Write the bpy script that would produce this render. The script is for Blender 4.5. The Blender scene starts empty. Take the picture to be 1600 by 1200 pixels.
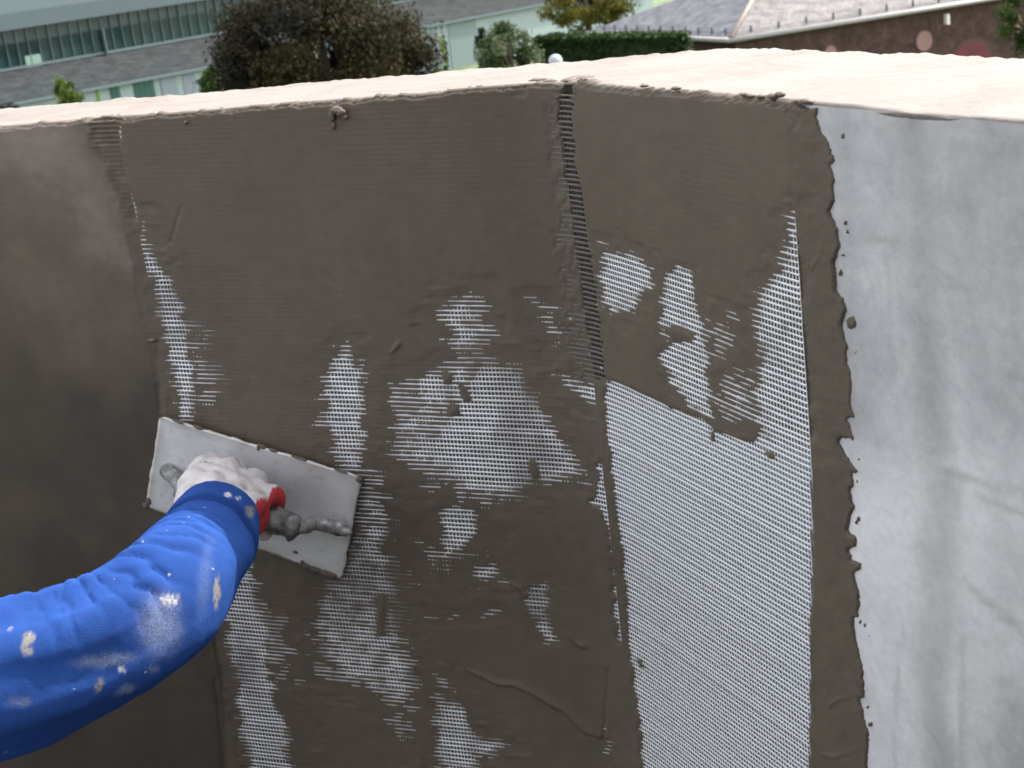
import bpy, bmesh, math, random
import numpy as np
from mathutils import Vector, Matrix

rng = np.random.default_rng(7)
random.seed(7)
SC = bpy.context.scene
COL = SC.collection

# ------------------------------------------------------------------ camera
PITCH, ROLL, FPX, CAM_H = math.radians(17.4), math.radians(7.05), 2400.0, 0.175
_F = np.array([0, math.cos(PITCH), -math.sin(PITCH)])
_U0 = np.array([0, math.sin(PITCH), math.cos(PITCH)])
_R0 = np.array([1.0, 0, 0])
_R = math.cos(ROLL) * _R0 - math.sin(ROLL) * _U0
_U = math.sin(ROLL) * _R0 + math.cos(ROLL) * _U0
CAM = np.array([0, 0, CAM_H])
cam_data = bpy.data.cameras.new('camera')
cam = bpy.data.objects.new('camera', cam_data)
COL.objects.link(cam)
cam.matrix_world = Matrix(((_R[0], _U[0], -_F[0], CAM[0]), (_R[1], _U[1], -_F[1], CAM[1]),
                           (_R[2], _U[2], -_F[2], CAM[2]), (0, 0, 0, 1)))
cam_data.sensor_width = 36.0
cam_data.lens = 36.0 * FPX / 1600.0
cam_data.clip_start = 0.05
cam_data.clip_end = 3000
cam_data.dof.use_dof = True
cam_data.dof.focus_distance = 1.62
cam_data.dof.aperture_fstop = 18
SC.camera = cam

# ------------------------------------------------------------------ light
SUN_EL, SUN_AZ = math.radians(48), math.radians(62)     # azimuth measured from +Y towards +X
sun_dir = Vector((math.cos(SUN_EL) * math.sin(SUN_AZ), math.cos(SUN_EL) * math.cos(SUN_AZ), math.sin(SUN_EL)))
world = bpy.data.worlds.new('World')
SC.world = world
world.use_nodes = True
wn = world.node_tree
bg = wn.nodes['Background']
sky = wn.nodes.new('ShaderNodeTexSky')
sky.sky_type = 'NISHITA'
sky.sun_disc = False
sky.sun_elevation = SUN_EL
sky.sun_rotation = SUN_AZ
sky.air_density = 1.0
sky.dust_density = 2.5
sky.ozone_density = 1.0
hz = wn.nodes.new('ShaderNodeHueSaturation')      # thin white cloud: a paler, less blue sky all round
hz.inputs['Saturation'].default_value = 0.25
wn.links.new(sky.outputs[0], hz.inputs['Color'])
wn.links.new(hz.outputs[0], bg.inputs[0])
bg.inputs[1].default_value = 0.15
sl = bpy.data.lights.new('sun', 'SUN')
sl.energy = 2.3
sl.angle = math.radians(0.6)
sl.color = (1.0, 0.95, 0.88)
so = bpy.data.objects.new('sun', sl)
COL.objects.link(so)
so.rotation_euler = sun_dir.to_track_quat('Z', 'Y').to_euler()
so.location = (20, 10, 40)

SC.view_settings.view_transform = 'Standard'
SC.view_settings.look = 'None'
SC.view_settings.exposure = 2.1
SC.view_settings.gamma = 1.0
SC.view_settings.use_curve_mapping = False
SC.render.engine = 'CYCLES'
SC.cycles.use_denoising = True
SC.cycles.max_bounces = 6
SC.cycles.filter_width = 1.7

# ------------------------------------------------------------------ helpers
def ray(x, y):
    return _F + _R * ((x - 800) / FPX) + _U * ((600 - y) / FPX)
def at_depth(x, y, d):
    return CAM + ray(x, y) * d
def at_z(x, y, z):
    r = ray(x, y); return CAM + r * ((z - CAM_H) / r[2])
def on_plane(x, y, P, n):
    r = ray(x, y); return CAM + r * (((P - CAM) @ n) / (r @ n))
def project(P):
    d = np.asarray(P) - CAM
    w = d @ _F
    return 800 + FPX * (d @ _R) / w, 600 - FPX * (d @ _U) / w
def unit(v):
    v = np.asarray(v, float); return v / np.linalg.norm(v)
def smooth(a, b, x):
    t = np.clip((x - a) / (b - a), 0, 1); return t * t * (3 - 2 * t)

def vnoise(x, y, seed=0):
    """2-D value noise, arrays in, about -1..1"""
    r = np.random.default_rng(seed).uniform(-1, 1, (256, 256))
    xi = np.floor(x).astype(int); yi = np.floor(y).astype(int)
    fx = x - xi; fy = y - yi
    fx = fx * fx * (3 - 2 * fx); fy = fy * fy * (3 - 2 * fy)
    a = r[xi & 255, yi & 255]; b = r[(xi + 1) & 255, yi & 255]
    c = r[xi & 255, (yi + 1) & 255]; d = r[(xi + 1) & 255, (yi + 1) & 255]
    return (a * (1 - fx) + b * fx) * (1 - fy) + (c * (1 - fx) + d * fx) * fy
def fbm(x, y, seed=0, octs=4):
    s = 0; a = 0.55
    for i in range(octs):
        s = s + a * vnoise(x * 2 ** i + 17.3 * i, y * 2 ** i - 9.1 * i, seed + i); a *= 0.55
    return s

def sdist(px, py, poly):
    """signed pixel distance to a polygon, positive inside (arrays)"""
    poly = np.asarray(poly, float)
    d2 = np.full(px.shape, 1e18); ins = np.zeros(px.shape, bool)
    for i in range(len(poly)):
        ax, ay = poly[i - 1]; bx, by = poly[i]
        ex, ey = bx - ax, by - ay
        L = ex * ex + ey * ey + 1e-12
        t = np.clip(((px - ax) * ex + (py - ay) * ey) / L, 0, 1)
        d2 = np.minimum(d2, (px - ax - t * ex) ** 2 + (py - ay - t * ey) ** 2)
        if abs(ey) > 1e-9:
            c = ((ay > py) != (by > py)) & (px < ex * (py - ay) / ey + ax)
            ins ^= c
    d = np.sqrt(d2)
    return np.where(ins, d, -d)
def field(px, py, poly, pad=60):
    """sdist evaluated only near the polygon"""
    p = np.asarray(poly, float)
    out = np.full(px.shape, -999.0)
    m = (px > p[:, 0].min() - pad) & (px < p[:, 0].max() + pad) & (py > p[:, 1].min() - pad) & (py < p[:, 1].max() + pad)
    if m.any():
        out[m] = sdist(px[m], py[m], poly)
    return out
def line_field(px, py, pts, pad=40):
    """distance to a polyline, side sign and position along it (0..1)"""
    p = np.asarray(pts, float)
    D = np.full(px.shape, 999.0); T = np.zeros(px.shape); S = np.zeros(px.shape)
    m = (px > p[:, 0].min() - pad) & (px < p[:, 0].max() + pad) & (py > p[:, 1].min() - pad) & (py < p[:, 1].max() + pad)
    x = px[m]; y = py[m]
    d = np.full(x.shape, 999.0); tt = np.zeros(x.shape); ss = np.zeros(x.shape)
    n = len(p) - 1
    for i in range(n):
        ex, ey = p[i + 1] - p[i]
        L = ex * ex + ey * ey
        t = np.clip(((x - p[i, 0]) * ex + (y - p[i, 1]) * ey) / L, 0, 1)
        q = np.hypot(x - p[i, 0] - t * ex, y - p[i, 1] - t * ey)
        sd = np.sign(ex * (y - p[i, 1]) - ey * (x - p[i, 0]))
        k = q < d
        d = np.where(k, q, d); tt = np.where(k, (i + t) / n, tt); ss = np.where(k, sd, ss)
    D[m] = d; T[m] = tt; S[m] = ss
    return D, T, S

def new_obj(name, me, mat=None, parent=None):
    o = bpy.data.objects.new(name, me)
    COL.objects.link(o)
    if mat is not None and len(me.materials) == 0:
        me.materials.append(mat)
    if parent is not None:
        o.parent = parent
    return o
def mesh_np(name, verts, quads, smooth_shade=True):
    verts = np.asarray(verts, np.float32); quads = np.asarray(quads, np.int32)
    me = bpy.data.meshes.new(name)
    k = quads.shape[1]
    me.vertices.add(len(verts)); me.vertices.foreach_set('co', verts.ravel())
    me.loops.add(quads.size); me.loops.foreach_set('vertex_index', quads.ravel())
    me.polygons.add(len(quads)); me.polygons.foreach_set('loop_start', np.arange(0, quads.size, k, dtype=np.int32))
    me.update(calc_edges=True)
    if smooth_shade:
        me.polygons.foreach_set('use_smooth', np.ones(len(quads), bool))
    me.validate()
    return me
def add_color(me, name, rgb):
    a = me.attributes.new(name, 'FLOAT_COLOR', 'POINT')
    buf = np.ones((len(rgb), 4), np.float32); buf[:, :3] = rgb
    a.data.foreach_set('color', buf.ravel())
def add_float(me, name, v):
    a = me.attributes.new(name, 'FLOAT', 'POINT'); a.data.foreach_set('value', np.asarray(v, np.float32))
def add_vec(me, name, v):
    a = me.attributes.new(name, 'FLOAT_VECTOR', 'POINT'); a.data.foreach_set('vector', np.asarray(v, np.float32).ravel())
def grid_quads(nr, nc):
    i = np.arange(nr - 1)[:, None] * nc + np.arange(nc - 1)[None, :]
    return np.stack([i, i + 1, i + nc + 1, i + nc], -1).reshape(-1, 4)

class MB:
    """collects simple solids into one mesh"""
    def __init__(self): self.v = []; self.f = []
    def box(self, c, ax, ay, az):
        """centre and three half-axis vectors"""
        c, ax, ay, az = [np.asarray(t, float) for t in (c, ax, ay, az)]
        b = len(self.v)
        for k in range(8):
            self.v.append(c + ax * (1 if k & 1 else -1) + ay * (1 if k & 2 else -1) + az * (1 if k & 4 else -1))
        flip = np.dot(np.cross(ax, ay), az) < 0
        for q in ((0, 2, 3, 1), (4, 5, 7, 6), (0, 1, 5, 4), (2, 6, 7, 3), (0, 4, 6, 2), (1, 3, 7, 5)):
            self.f.append(tuple(b + i for i in (q[::-1] if flip else q)))
        return self
    def poly(self, pts):
        b = len(self.v); self.v += [np.asarray(p, float) for p in pts]; self.f.append(tuple(range(b, b + len(pts)))); return self
    def prism(self, pts, off):
        """closed polygon swept by an offset vector"""
        off = np.asarray(off, float); b = len(self.v); n = len(pts)
        self.v += [np.asarray(p, float) for p in pts] + [np.asarray(p, float) + off for p in pts]
        self.f.append(tuple(range(b, b + n))[::-1]); self.f.append(tuple(range(b + n, b + 2 * n)))
        for i in range(n):
            j = (i + 1) % n; self.f.append((b + i, b + j, b + n + j, b + n + i))
        return self
    def tube(self, pts, rad, seg=10, cap=True):
        pts = np.asarray(pts, float); n = len(pts); rad = np.broadcast_to(np.asarray(rad, float), (n,))
        b = len(self.v); up = np.array([0.13, 0.27, 0.95])
        for i in range(n):
            t = unit(pts[min(i + 1, n - 1)] - pts[max(i - 1, 0)])
            s = unit(np.cross(t, up)); u = np.cross(s, t)
            for k in range(seg):
                a = 2 * math.pi * k / seg
                self.v.append(pts[i] + rad[i] * (math.cos(a) * s + math.sin(a) * u))
        for i in range(n - 1):
            for k in range(seg):
                k2 = (k + 1) % seg
                self.f.append((b + i * seg + k, b + (i + 1) * seg + k, b + (i + 1) * seg + k2, b + i * seg + k2))
        if cap:
            self.f.append(tuple(b + k for k in range(seg)))
            self.f.append(tuple(b + (n - 1) * seg + k for k in range(seg))[::-1])
        return self
    def mesh(self, name, smooth_shade=False):
        me = bpy.data.meshes.new(name)
        me.from_pydata([tuple(p) for p in self.v], [], self.f)
        if smooth_shade:
            me.polygons.foreach_set('use_smooth', [True] * len(me.polygons))
        me.update()
        return me
    def build(self, name, mat, parent=None, smooth_shade=False):
        return new_obj(name, self.mesh(name, smooth_shade), mat, parent)

def thing(name, label, cat, loc=(0, 0, 0), group=None):
    o = bpy.data.objects.new(name, None); COL.objects.link(o)
    o.empty_display_size = 0.1
    o.location = tuple(float(t) for t in loc); o['label'] = label; o['category'] = cat
    if group: o['group'] = group
    bpy.context.view_layer.update()
    return o
def adopt(child, parent):
    """keep world coordinates baked in the mesh while parenting to an empty with a location"""
    child.parent = parent
    child.matrix_parent_inverse = Matrix.Translation(-Vector(parent.location))
    return child
def tag(o, label, cat, group=None):
    o['label'] = label; o['category'] = cat
    if group: o['group'] = group
    return o

# ------------------------------------------------------------------ materials
def nt_mat(name):
    m = bpy.data.materials.new(name); m.use_nodes = True
    nt = m.node_tree; return m, nt, nt.nodes['Principled BSDF']
def N(nt, t, **kw):
    n = nt.nodes.new(t)
    for k, v in kw.items():
        if k in n.inputs.keys(): n.inputs[k].default_value = v
        else: setattr(n, k, v)
    return n
def ramp(nt, src, stops):
    r = nt.nodes.new('ShaderNodeValToRGB'); e = r.color_ramp.elements
    while len(e) < len(stops): e.new(0.5)
    for el, (p, c) in zip(e, stops):
        el.position = p; el.color = (*c, 1) if len(c) == 3 else c
    nt.links.new(src, r.inputs[0]); return r
def mix(nt, a, b, fac, mode='MIX'):
    m = nt.nodes.new('ShaderNodeMix'); m.data_type = 'RGBA'; m.blend_type = mode
    for s, v in ((6, a), (7, b), (0, fac)):
        if isinstance(v, (tuple, list)): m.inputs[s].default_value = (*v, 1) if len(v) == 3 else v
        elif isinstance(v, (int, float)): m.inputs[s].default_value = v
        else: nt.links.new(v, m.inputs[s])
    return m.outputs[2]
def math_n(nt, op, a, b=None):
    m = nt.nodes.new('ShaderNodeMath'); m.operation = op
    for i, v in enumerate((a, b)):
        if v is None: continue
        if isinstance(v, (int, float)): m.inputs[i].default_value = v
        else: nt.links.new(v, m.inputs[i])
    return m.outputs[0]
def bump(nt, bsdf, h, strength, dist):
    b = nt.nodes.new('ShaderNodeBump'); b.inputs['Strength'].default_value = strength; b.inputs['Distance'].default_value = dist
    nt.links.new(h, b.inputs['Height']); nt.links.new(b.outputs[0], bsdf.inputs['Normal'])
def coords(nt, scale=(1, 1, 1), attr=None, rot=(0, 0, 0)):
    if attr:
        src = N(nt, 'ShaderNodeAttribute', attribute_name=attr).outputs['Vector']
    else:
        src = nt.nodes.new('ShaderNodeTexCoord').outputs['Object']
    mp = nt.nodes.new('ShaderNodeMapping'); mp.inputs['Scale'].default_value = scale; mp.inputs['Rotation'].default_value = rot
    nt.links.new(src, mp.inputs[0]); return mp.outputs[0]
def noise(nt, vec, scale, detail=4, rough=0.55, dist=0.0):
    n = nt.nodes.new('ShaderNodeTexNoise'); nt.links.new(vec, n.inputs['Vector'])
    n.inputs['Scale'].default_value = scale; n.inputs['Detail'].default_value = detail
    n.inputs['Roughness'].default_value = rough; n.inputs['Distortion'].default_value = dist
    return n.outputs[0]
def simple(name, col, rough=0.6, metal=0.0, var=0.12, scale=8.0, bmp=0.0, bdist=0.01, vscale=(1, 1, 1)):
    m, nt, b = nt_mat(name)
    v = coords(nt, vscale)
    n = noise(nt, v, scale)
    lo = tuple(c * (1 - var) for c in col); hi = tuple(min(1, c * (1 + var)) for c in col)
    nt.links.new(ramp(nt, n, [(0.3, lo), (0.7, hi)]).outputs[0], b.inputs['Base Color'])
    b.inputs['Roughness'].default_value = rough; b.inputs['Metallic'].default_value = metal
    if bmp: bump(nt, b, n, bmp, bdist)
    return m
def leaf_mat(name):
    m, nt, b = nt_mat(name)
    c = N(nt, 'ShaderNodeAttribute', attribute_name='tint')
    nt.links.new(c.outputs['Color'], b.inputs['Base Color'])
    b.inputs['Roughness'].default_value = 0.7; b.inputs['Specular IOR Level'].default_value = 0.08
    tr = nt.nodes.new('ShaderNodeBsdfTranslucent'); nt.links.new(c.outputs['Color'], tr.inputs[0])
    ms = nt.nodes.new('ShaderNodeMixShader'); ms.inputs[0].default_value = 0.25
    nt.links.new(b.outputs[0], ms.inputs[1]); nt.links.new(tr.outputs[0], ms.inputs[2])
    nt.links.new(ms.outputs[0], nt.nodes['Material Output'].inputs[0])
    return m

# ================================================================== wall geometry
P_a = at_z(0, 198, 0); P_b = at_z(884, 127, 0); P_c = at_z(1600, 190, 0)
E1 = unit(P_b - P_a); N1 = np.cross(E1, [0, 0, 1.0])
if N1 @ (CAM - P_b) < 0: N1 = -N1
E2 = unit(P_c - P_b)
_kb = on_plane(1000, 1200, P_b, N1)
KD = (_kb - P_b) / -(_kb - P_b)[2]
N2 = unit(np.cross(E2, KD))
if N2 @ (CAM - P_b) < 0: N2 = -N2
RW = 0.022
def _g(s):        # part of the arc that lies on the right wall, eased round the corner
    return RW * np.logaddexp(0, s / RW)
def wall_pt(s, v, h):
    s = np.asarray(s, float); v = np.asarray(v, float); h = np.asarray(h, float)
    g = _g(s); t = 1 / (1 + np.exp(-s / RW))
    Nn = N1[None] * (1 - t)[..., None] + N2[None] * t[..., None]
    Nn = Nn / np.linalg.norm(Nn, axis=-1, keepdims=True)
    return P_b + KD * v[..., None] + E1 * (s - g)[..., None] + E2 * g[..., None] + Nn * h[..., None]
def to_sv(x, y, right=False):
    P = on_plane(x, y, P_b, N2 if right else N1)
    v = -P[2]; q = P - (P_b + KD * v)
    return q @ (E2 if right else E1), v

WEFT_TILT = math.tan(math.radians(2.3))
WEFT, WARP = 0.0052, 0.0042
S_LEFT = to_sv(219, 350)[0]

# --- where the mesh shows through the coat (corner points of each bare patch, weight, feather)
EXPOSED = [
    ([(218, 345), (227, 362), (248, 408), (266, 440), (288, 482), (296, 530), (300, 600), (306, 660), (288, 660), (270, 580)], 1.0, 9),
    ([(250, 430), (300, 478), (345, 500), (366, 560), (374, 600), (340, 640), (300, 660), (270, 540)], 0.40, 24),
    ([(508, 575), (522, 556), (548, 535), (560, 590), (570, 650), (560, 700), (566, 742), (532, 735), (518, 690), (504, 620)], 0.95, 11),
    ([(490, 575), (520, 545), (535, 520), (560, 570), (575, 640), (572, 720), (600, 760), (520, 740), (500, 680), (486, 620)], 0.45, 14),
    ([(690, 462), (757, 452), (766, 500), (762, 545), (802, 560), (832, 630), (872, 680), (907, 720), (914, 745), (850, 758), (800, 792), (740, 802), (720, 790), (700, 768), (650, 742), (614, 722), (604, 600), (660, 572), (703, 555), (678, 500)], 0.58, 16),
    ([(700, 470), (745, 465), (748, 520), (715, 555), (700, 520)], 0.75, 10),
    ([(745, 560), (800, 570), (835, 630), (880, 690), (905, 725), (900, 745), (840, 752), (780, 778), (738, 775), (705, 742), (640, 715), (650, 690), (700, 665), (690, 630), (725, 605)], 1.0, 14),
    ([(650, 585), (700, 570), (700, 640), (660, 640), (630, 620)], 0.75, 12),
    ([(812, 458), (850, 458), (872, 480), (886, 545), (862, 552), (842, 510)], 0.45, 10),
    ([(855, 586), (902, 588), (945, 606), (950, 640), (925, 632), (890, 612)], 0.7, 8),
    ([(930, 610), (952, 612), (952, 642), (940, 642)], 1.0, 4),
    ([(940, 640), (951, 640), (960, 740), (966, 800), (974, 850), (978, 900), (982, 1005), (968, 1000), (962, 920), (957, 850), (945, 797), (923, 784), (936, 760), (942, 700)], 1.0, 6),
    ([(560, 740), (602, 748), (604, 800), (620, 860), (636, 910), (640, 1000), (656, 1100), (610, 1108), (560, 1082), (500, 1060), (492, 1000), (497, 930), (530, 890), (560, 800)], 0.68, 16),
    ([(545, 870), (615, 870), (625, 940), (560, 950), (500, 960), (505, 920)], 0.90, 16),
    ([(590, 1020), (640, 1010), (652, 1085), (600, 1085)], 0.92, 16),
    ([(690, 802), (720, 790), (745, 800), (738, 832), (725, 860), (700, 880), (690, 850)], 0.85, 9),
    ([(735, 880), (780, 880), (788, 908), (745, 910)], 0.75, 9),
    ([(640, 820), (790, 830), (770, 880), (700, 905), (640, 880)], 0.36, 16),
    ([(822, 906), (856, 906), (858, 960), (872, 1002), (852, 1005), (838, 968), (820, 938)], 0.9, 7),
    ([(660, 948), (735, 958), (782, 945), (790, 966), (720, 976), (660, 970)], 0.45, 8),
    ([(673, 1048), (722, 1062), (722, 1100), (680, 1100)], 0.5, 10),
    ([(680, 1092), (720, 1098), (738, 1135), (760, 1150), (800, 1165), (752, 1180), (742, 1212), (690, 1212)], 0.95, 12),
    ([(372, 870), (398, 870), (402, 930), (412, 960), (420, 1020), (428, 1080), (446, 1130), (455, 1215), (395, 1215), (380, 1130), (362, 1040), (350, 950)], 1.0, 9),
    ([(400, 900), (440, 960), (458, 1020), (462, 1050), (420, 1060), (440, 1100), (475, 1140), (470, 1215), (400, 1215), (400, 1000)], 0.50, 18),
    ([(598, 1112), (658, 1105), (658, 1140), (640, 1190), (610, 1182)], 0.38, 14),
    ([(930, 1150), (992, 1130), (992, 1172), (948, 1185)], 0.42, 12),
    ([(800, 138), (822, 138), (822, 150), (806, 152)], 0.6, 4),
]
EXPOSED_R = [
    ([(946, 591), (985, 603), (1050, 638), (1100, 655), (1122, 673), (1180, 692), (1190, 672), (1205, 690), (1271, 690), (1271, 900), (1267, 1200), (1263, 1300), (1012, 1300), (1000, 1120), (986, 1005), (975, 870), (958, 740), (948, 660)], 1.0, 4),
    ([(1188, 690), (1184, 560), (1183, 500), (1192, 455), (1225, 400), (1254, 325), (1266, 420), (1285, 690), (1230, 720)], 1.0, 14),
    ([(943, 386), (1000, 402), (1026, 418), (1024, 445), (992, 478), (958, 490), (938, 470), (938, 430)], 0.95, 9),
    ([(1042, 428), (1060, 414), (1084, 420), (1094, 470), (1104, 560), (1113, 655), (1080, 642), (1052, 605), (1034, 560), (1040, 538), (1030, 525), (1030, 500), (1036, 470)], 0.95, 7),
    ([(1100, 480), (1142, 500), (1140, 552), (1108, 560)], 0.5, 12),
    ([(1110, 610), (1175, 560), (1188, 600), (1186, 668), (1130, 668)], 0.55, 14),
    ([(1228, 160), (1246, 162), (1248, 195), (1240, 200)], 0.55, 4),
]
COVER = [   # dabs of mortar left inside bare patches
    ([(1038, 514), (1062, 510), (1088, 520), (1082, 536), (1050, 536)], 9),
    ([(690, 580), (705, 585), (705, 600), (692, 598)], 5),
    ([(715, 598), (728, 605), (738, 626), (726, 628)], 5),
    ([(700, 632), (716, 630), (722, 650), (700, 648)], 5),
    ([(828, 716), (838, 720), (845, 745), (832, 748), (826, 735)], 4),
    ([(590, 935), (602, 930), (605, 990), (592, 995)], 7),
    ([(1196, 706), (1208, 706), (1214, 716), (1202, 716)], 3),
    ([(1111, 672), (1118, 672), (1118, 690), (1112, 690)], 3),
    ([(995, 1030), (1004, 1030), (1012, 1044), (1002, 1042)], 3),
]
OLD_COAT = [(-900, 120), (134, 186), (141, 215), (148, 240), (165, 262), (181, 290), (196, 340), (204, 380), (214, 450), (226, 500), (240, 560), (250, 640), (275, 720), (305, 830), (345, 1040), (362, 1300), (-900, 1500)]
NOTCH = [(138, 186), (186, 186), (192, 240), (205, 300), (212, 345), (200, 345), (184, 292), (166, 262), (148, 240)]
PIT = [(876, 134), (893, 134), (901, 250), (912, 330), (928, 440), (946, 588), (934, 590), (921, 500), (906, 400), (893, 300), (884, 220)]
HALO = [(855, 140), (896, 130), (905, 250), (916, 330), (932, 440), (950, 592), (900, 590), (880, 500), (866, 380), (862, 260)]
RAGGED = [(1225, 120), (1250, 150), (1272, 160), (1271, 166), (1269, 185), (1275, 207), (1286, 220), (1291, 237), (1297, 250), (1295, 257), (1289, 259), (1296, 282), (1294, 298), (1296, 317), (1287, 331), (1299, 360), (1304, 387), (1299, 400), (1295, 410), (1298, 460), (1307, 470), (1313, 490), (1306, 507), (1310, 527), (1317, 545), (1313, 553), (1322, 590), (1323, 613), (1321, 633), (1329, 655), (1317, 657), (1322, 670), (1327, 692), (1309, 686), (1304, 690), (1310, 703), (1319, 721), (1333, 740), (1325, 743), (1326, 762), (1319, 769), (1327, 798), (1319, 812), (1317, 833), (1329, 842), (1331, 856), (1317, 861), (1323, 879), (1338, 883), (1337, 892), (1326, 898), (1335, 937), (1333, 967), (1324, 968), (1329, 1000), (1340, 1046), (1343, 1092), (1336, 1096), (1344, 1133), (1349, 1150), (1346, 1200), (1352, 1240), (1345, 1300), (-3000, 1500), (-3000, -400), (600, -100)]
SPLATS = [(1308, 214, 6, 7), (1321, 508, 8, 13), (1312, 352, 3, 6), (1316, 366, 2, 5), (1307, 400, 3, 4), (1304, 428, 3, 5), (1334, 720, 3, 3), (1331, 756, 2, 3), (1332, 815, 3, 5), (1329, 820, 2, 4), (1336, 975, 2, 4), (1345, 980, 2, 3), (1350, 998, 2, 2), (1348, 1108, 3, 3), (1353, 1137, 4, 4), (1354, 496, 2, 2), (1534, 619, 4, 3), (1283, 167, 3, 4), (1327, 553, 2, 2)]
RIDGES = [  # trowel marks: polyline, half width px, height mm
    ([(712, 1038), (745, 1052), (775, 1066), (806, 1068), (840, 1086), (880, 1108), (915, 1140), (936, 1149)], 6.0, 3.4),
    ([(795, 908), (812, 918), (820, 930)], 4, 2.2), ([(888, 990), (900, 1004), (912, 1010)], 4, 2.6),
    ([(1296, 1105), (1310, 1093), (1338, 1088)], 3.5, 1.8), ([(1282, 1178), (1308, 1182), (1338, 1174)], 3.5, 2.0),
    ([(612, 552), (618, 546), (625, 538)], 3, 2.6), ([(942, 650), (944, 740), (958, 800), (962, 880)], 3, 1.5),
    ([(1262, 430), (1276, 405), (1290, 372)], 3, 1.0),
]
GROOVES = [([(285, 322), (277, 345), (268, 378)], 2.2, 1.3), ([(945, 1148), (948, 1100), (951, 1045)], 2.2, 1.4),
           ([(338, 1060), (346, 1130), (352, 1215)], 2.5, 1.5), ([(510, 425), (520, 436), (532, 448)], 2.0, 1.2),
           ([(246, 545), (250, 600), (252, 640)], 2.5, 1.2)]

def coat(s, v):
    """height (m) of the mortar over the wall and its colour, at wall coordinates"""
    P = wall_pt(s, v, np.full(s.shape, 0.006))
    px, py = project(P)
    # wandering edges
    wx = fbm(px / 26, py / 26, 11) * 10 + fbm(px / 7, py / 7, 12, 2) * 3.5
    wy = fbm(px / 26, py / 26, 13) * 10 + fbm(px / 7, py / 7, 14, 2) * 3.5
    row = np.floor((v - s * WEFT_TILT) / WEFT)
    jag = vnoise(row * 0.73 + 0.5, np.zeros_like(row) + 3.3, 21) * 9
    right = s > 0.004
    expo = np.zeros(s.shape)
    for lst, side in ((EXPOSED, ~right), (EXPOSED_R, right)):
        for poly, wgt, fe in lst:
            k = min(1.0, fe / 10.0)
            d = field(px + wx * k + jag * k, py + wy * k, poly)
            w_ = wgt if wgt > 0.9 else wgt * 0.97
            fe2 = fe * (1.0 if fe < 7 else 2.1)
            e = w_ * smooth(-fe2 * 1.1, fe2 * 0.9, d) ** 1.5 * (1 + (0.0 if fe < 6 else 0.45 if wgt < 0.99 else 0.30) * fbm(px / 15, py / 9, 31, 3))
            if fe >= 8 and wgt >= 0.5:      # thin scatter of wiped nodes round each patch
                sc = 0.40 * smooth(-52, 4, field(px + wx, py + wy, poly, 70)) ** 1.3 * np.clip(0.45 + 1.5 * fbm(px / 34, row * 0.61 + 0.4, 33, 3), 0, 1.15)
                e = np.maximum(e, sc)
            e = np.where(side | (np.abs(s) < 0.01), e, 0)
            expo = np.maximum(expo, e)
    expo = np.where(s > S_LEFT - 0.006, expo, 0)
    for poly, fe in COVER:
        expo = expo * (1 - smooth(-fe, fe, field(px + wx * .4, py + wy * .4, poly)))
    old = smooth(-3, 3, field(px + wx * 0.4, py + wy * 0.3, OLD_COAT, 400))
    notch = smooth(-5, 5, field(px + wx * 0.5, py + wy * 0.4, NOTCH))
    pit = smooth(-3, 5, field(px + 1 + wx * 0.35 + jag * 0.25, py + wy * 0.3, PIT)) * smooth(-0.62, -0.42, fbm(px / 13, py / 8, 79))
    halo = smooth(-9, 9, field(px + wx * 0.6 + jag * .5, py + wy * 0.3, HALO)) * smooth(-0.3, 0.3, fbm(px / 9, py / 14, 78) + 0.1)
    # trowelled base surface
    base = 8.3 + 0.55 * fbm(s * 9, v * 7, 41) + 0.16 * fbm(s * 45, v * 30, 45, 3)
    h = base * (1 - old) + (9.6 + 0.6 * fbm(s * 6, v * 5, 51)) * old
    h = h + 0.9 * np.exp(-(field(px + wx * 0.4, py + wy * 0.3, OLD_COAT, 400) / 6.0) ** 2) * (fbm(px / 18, py / 18, 53) * 1.0 + 0.2)
    thin = np.interp(np.clip(expo, 0, 1), [0.0, 0.10, 0.62, 0.80, 1.0], [8.6, 7.45, 6.65, 5.7, 4.5])
    h = np.where(expo > 0.02, np.minimum(h, thin + 0.16 * fbm(px / 9, py / 9, 61, 3) * (expo < 0.97)), h)
    wv = np.sin((v - s * WEFT_TILT) / WEFT * 2 * math.pi)
    ripple = smooth(0.1, 0.55, fbm(s * 5 + 3, v * 6, 71) + 0.16) * (1 - old) + 0.05 * (1 - old)
    h = h - notch * (3.2 + 1.6 * wv * (0.6 + 0.4 * fbm(px / 10, py / 10, 73)))
    h = h - halo * 1.5
    h = h * (1 - pit) + pit * (-27 + 2.5 * fbm(px / 6, py / 6, 77))
    for pts, wd, hh in RIDGES:
        D, T, S = line_field(px + wx * 0.15, py + wy * 0.15, pts)
        w = wd * (0.35 + 0.65 * T)
        r = np.where(S < 0, np.exp(-(D / (w * 1.5)) ** 2), np.exp(-(D / (w * 0.45)) ** 2))
        h = h + hh * r * smooth(0, 0.15, T)
    for pts, wd, hh in GROOVES:
        D, T, S = line_field(px + wx * 0.15, py + wy * 0.15, pts)
        h = h - hh * np.exp(-(D / wd) ** 2)
    # ragged right end of the coat, with loose splashes beyond it
    rg = field(px + fbm(px / 6, py / 4, 81, 3) * 2.6, py + fbm(px / 6, py / 4, 83, 3) * 2.0, RAGGED, 400)
    edge = smooth(-1.3, 1.3, rg)
    lip = 0.0
    dm_ = np.interp(py, [160, 400, 700, 1000, 1200], [1273, 1301, 1320, 1332, 1346]) - px + 4 * fbm(px / 30, py / 30, 85)
    h = np.where(right & (dm_ < 48), 2.3 + 0.3 * fbm(px / 8, py / 14, 87) + (h - 2.3) * smooth(-4, 48, dm_), h)
    h = (h + lip * right) * edge + (-3.0) * (1 - edge)
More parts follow.
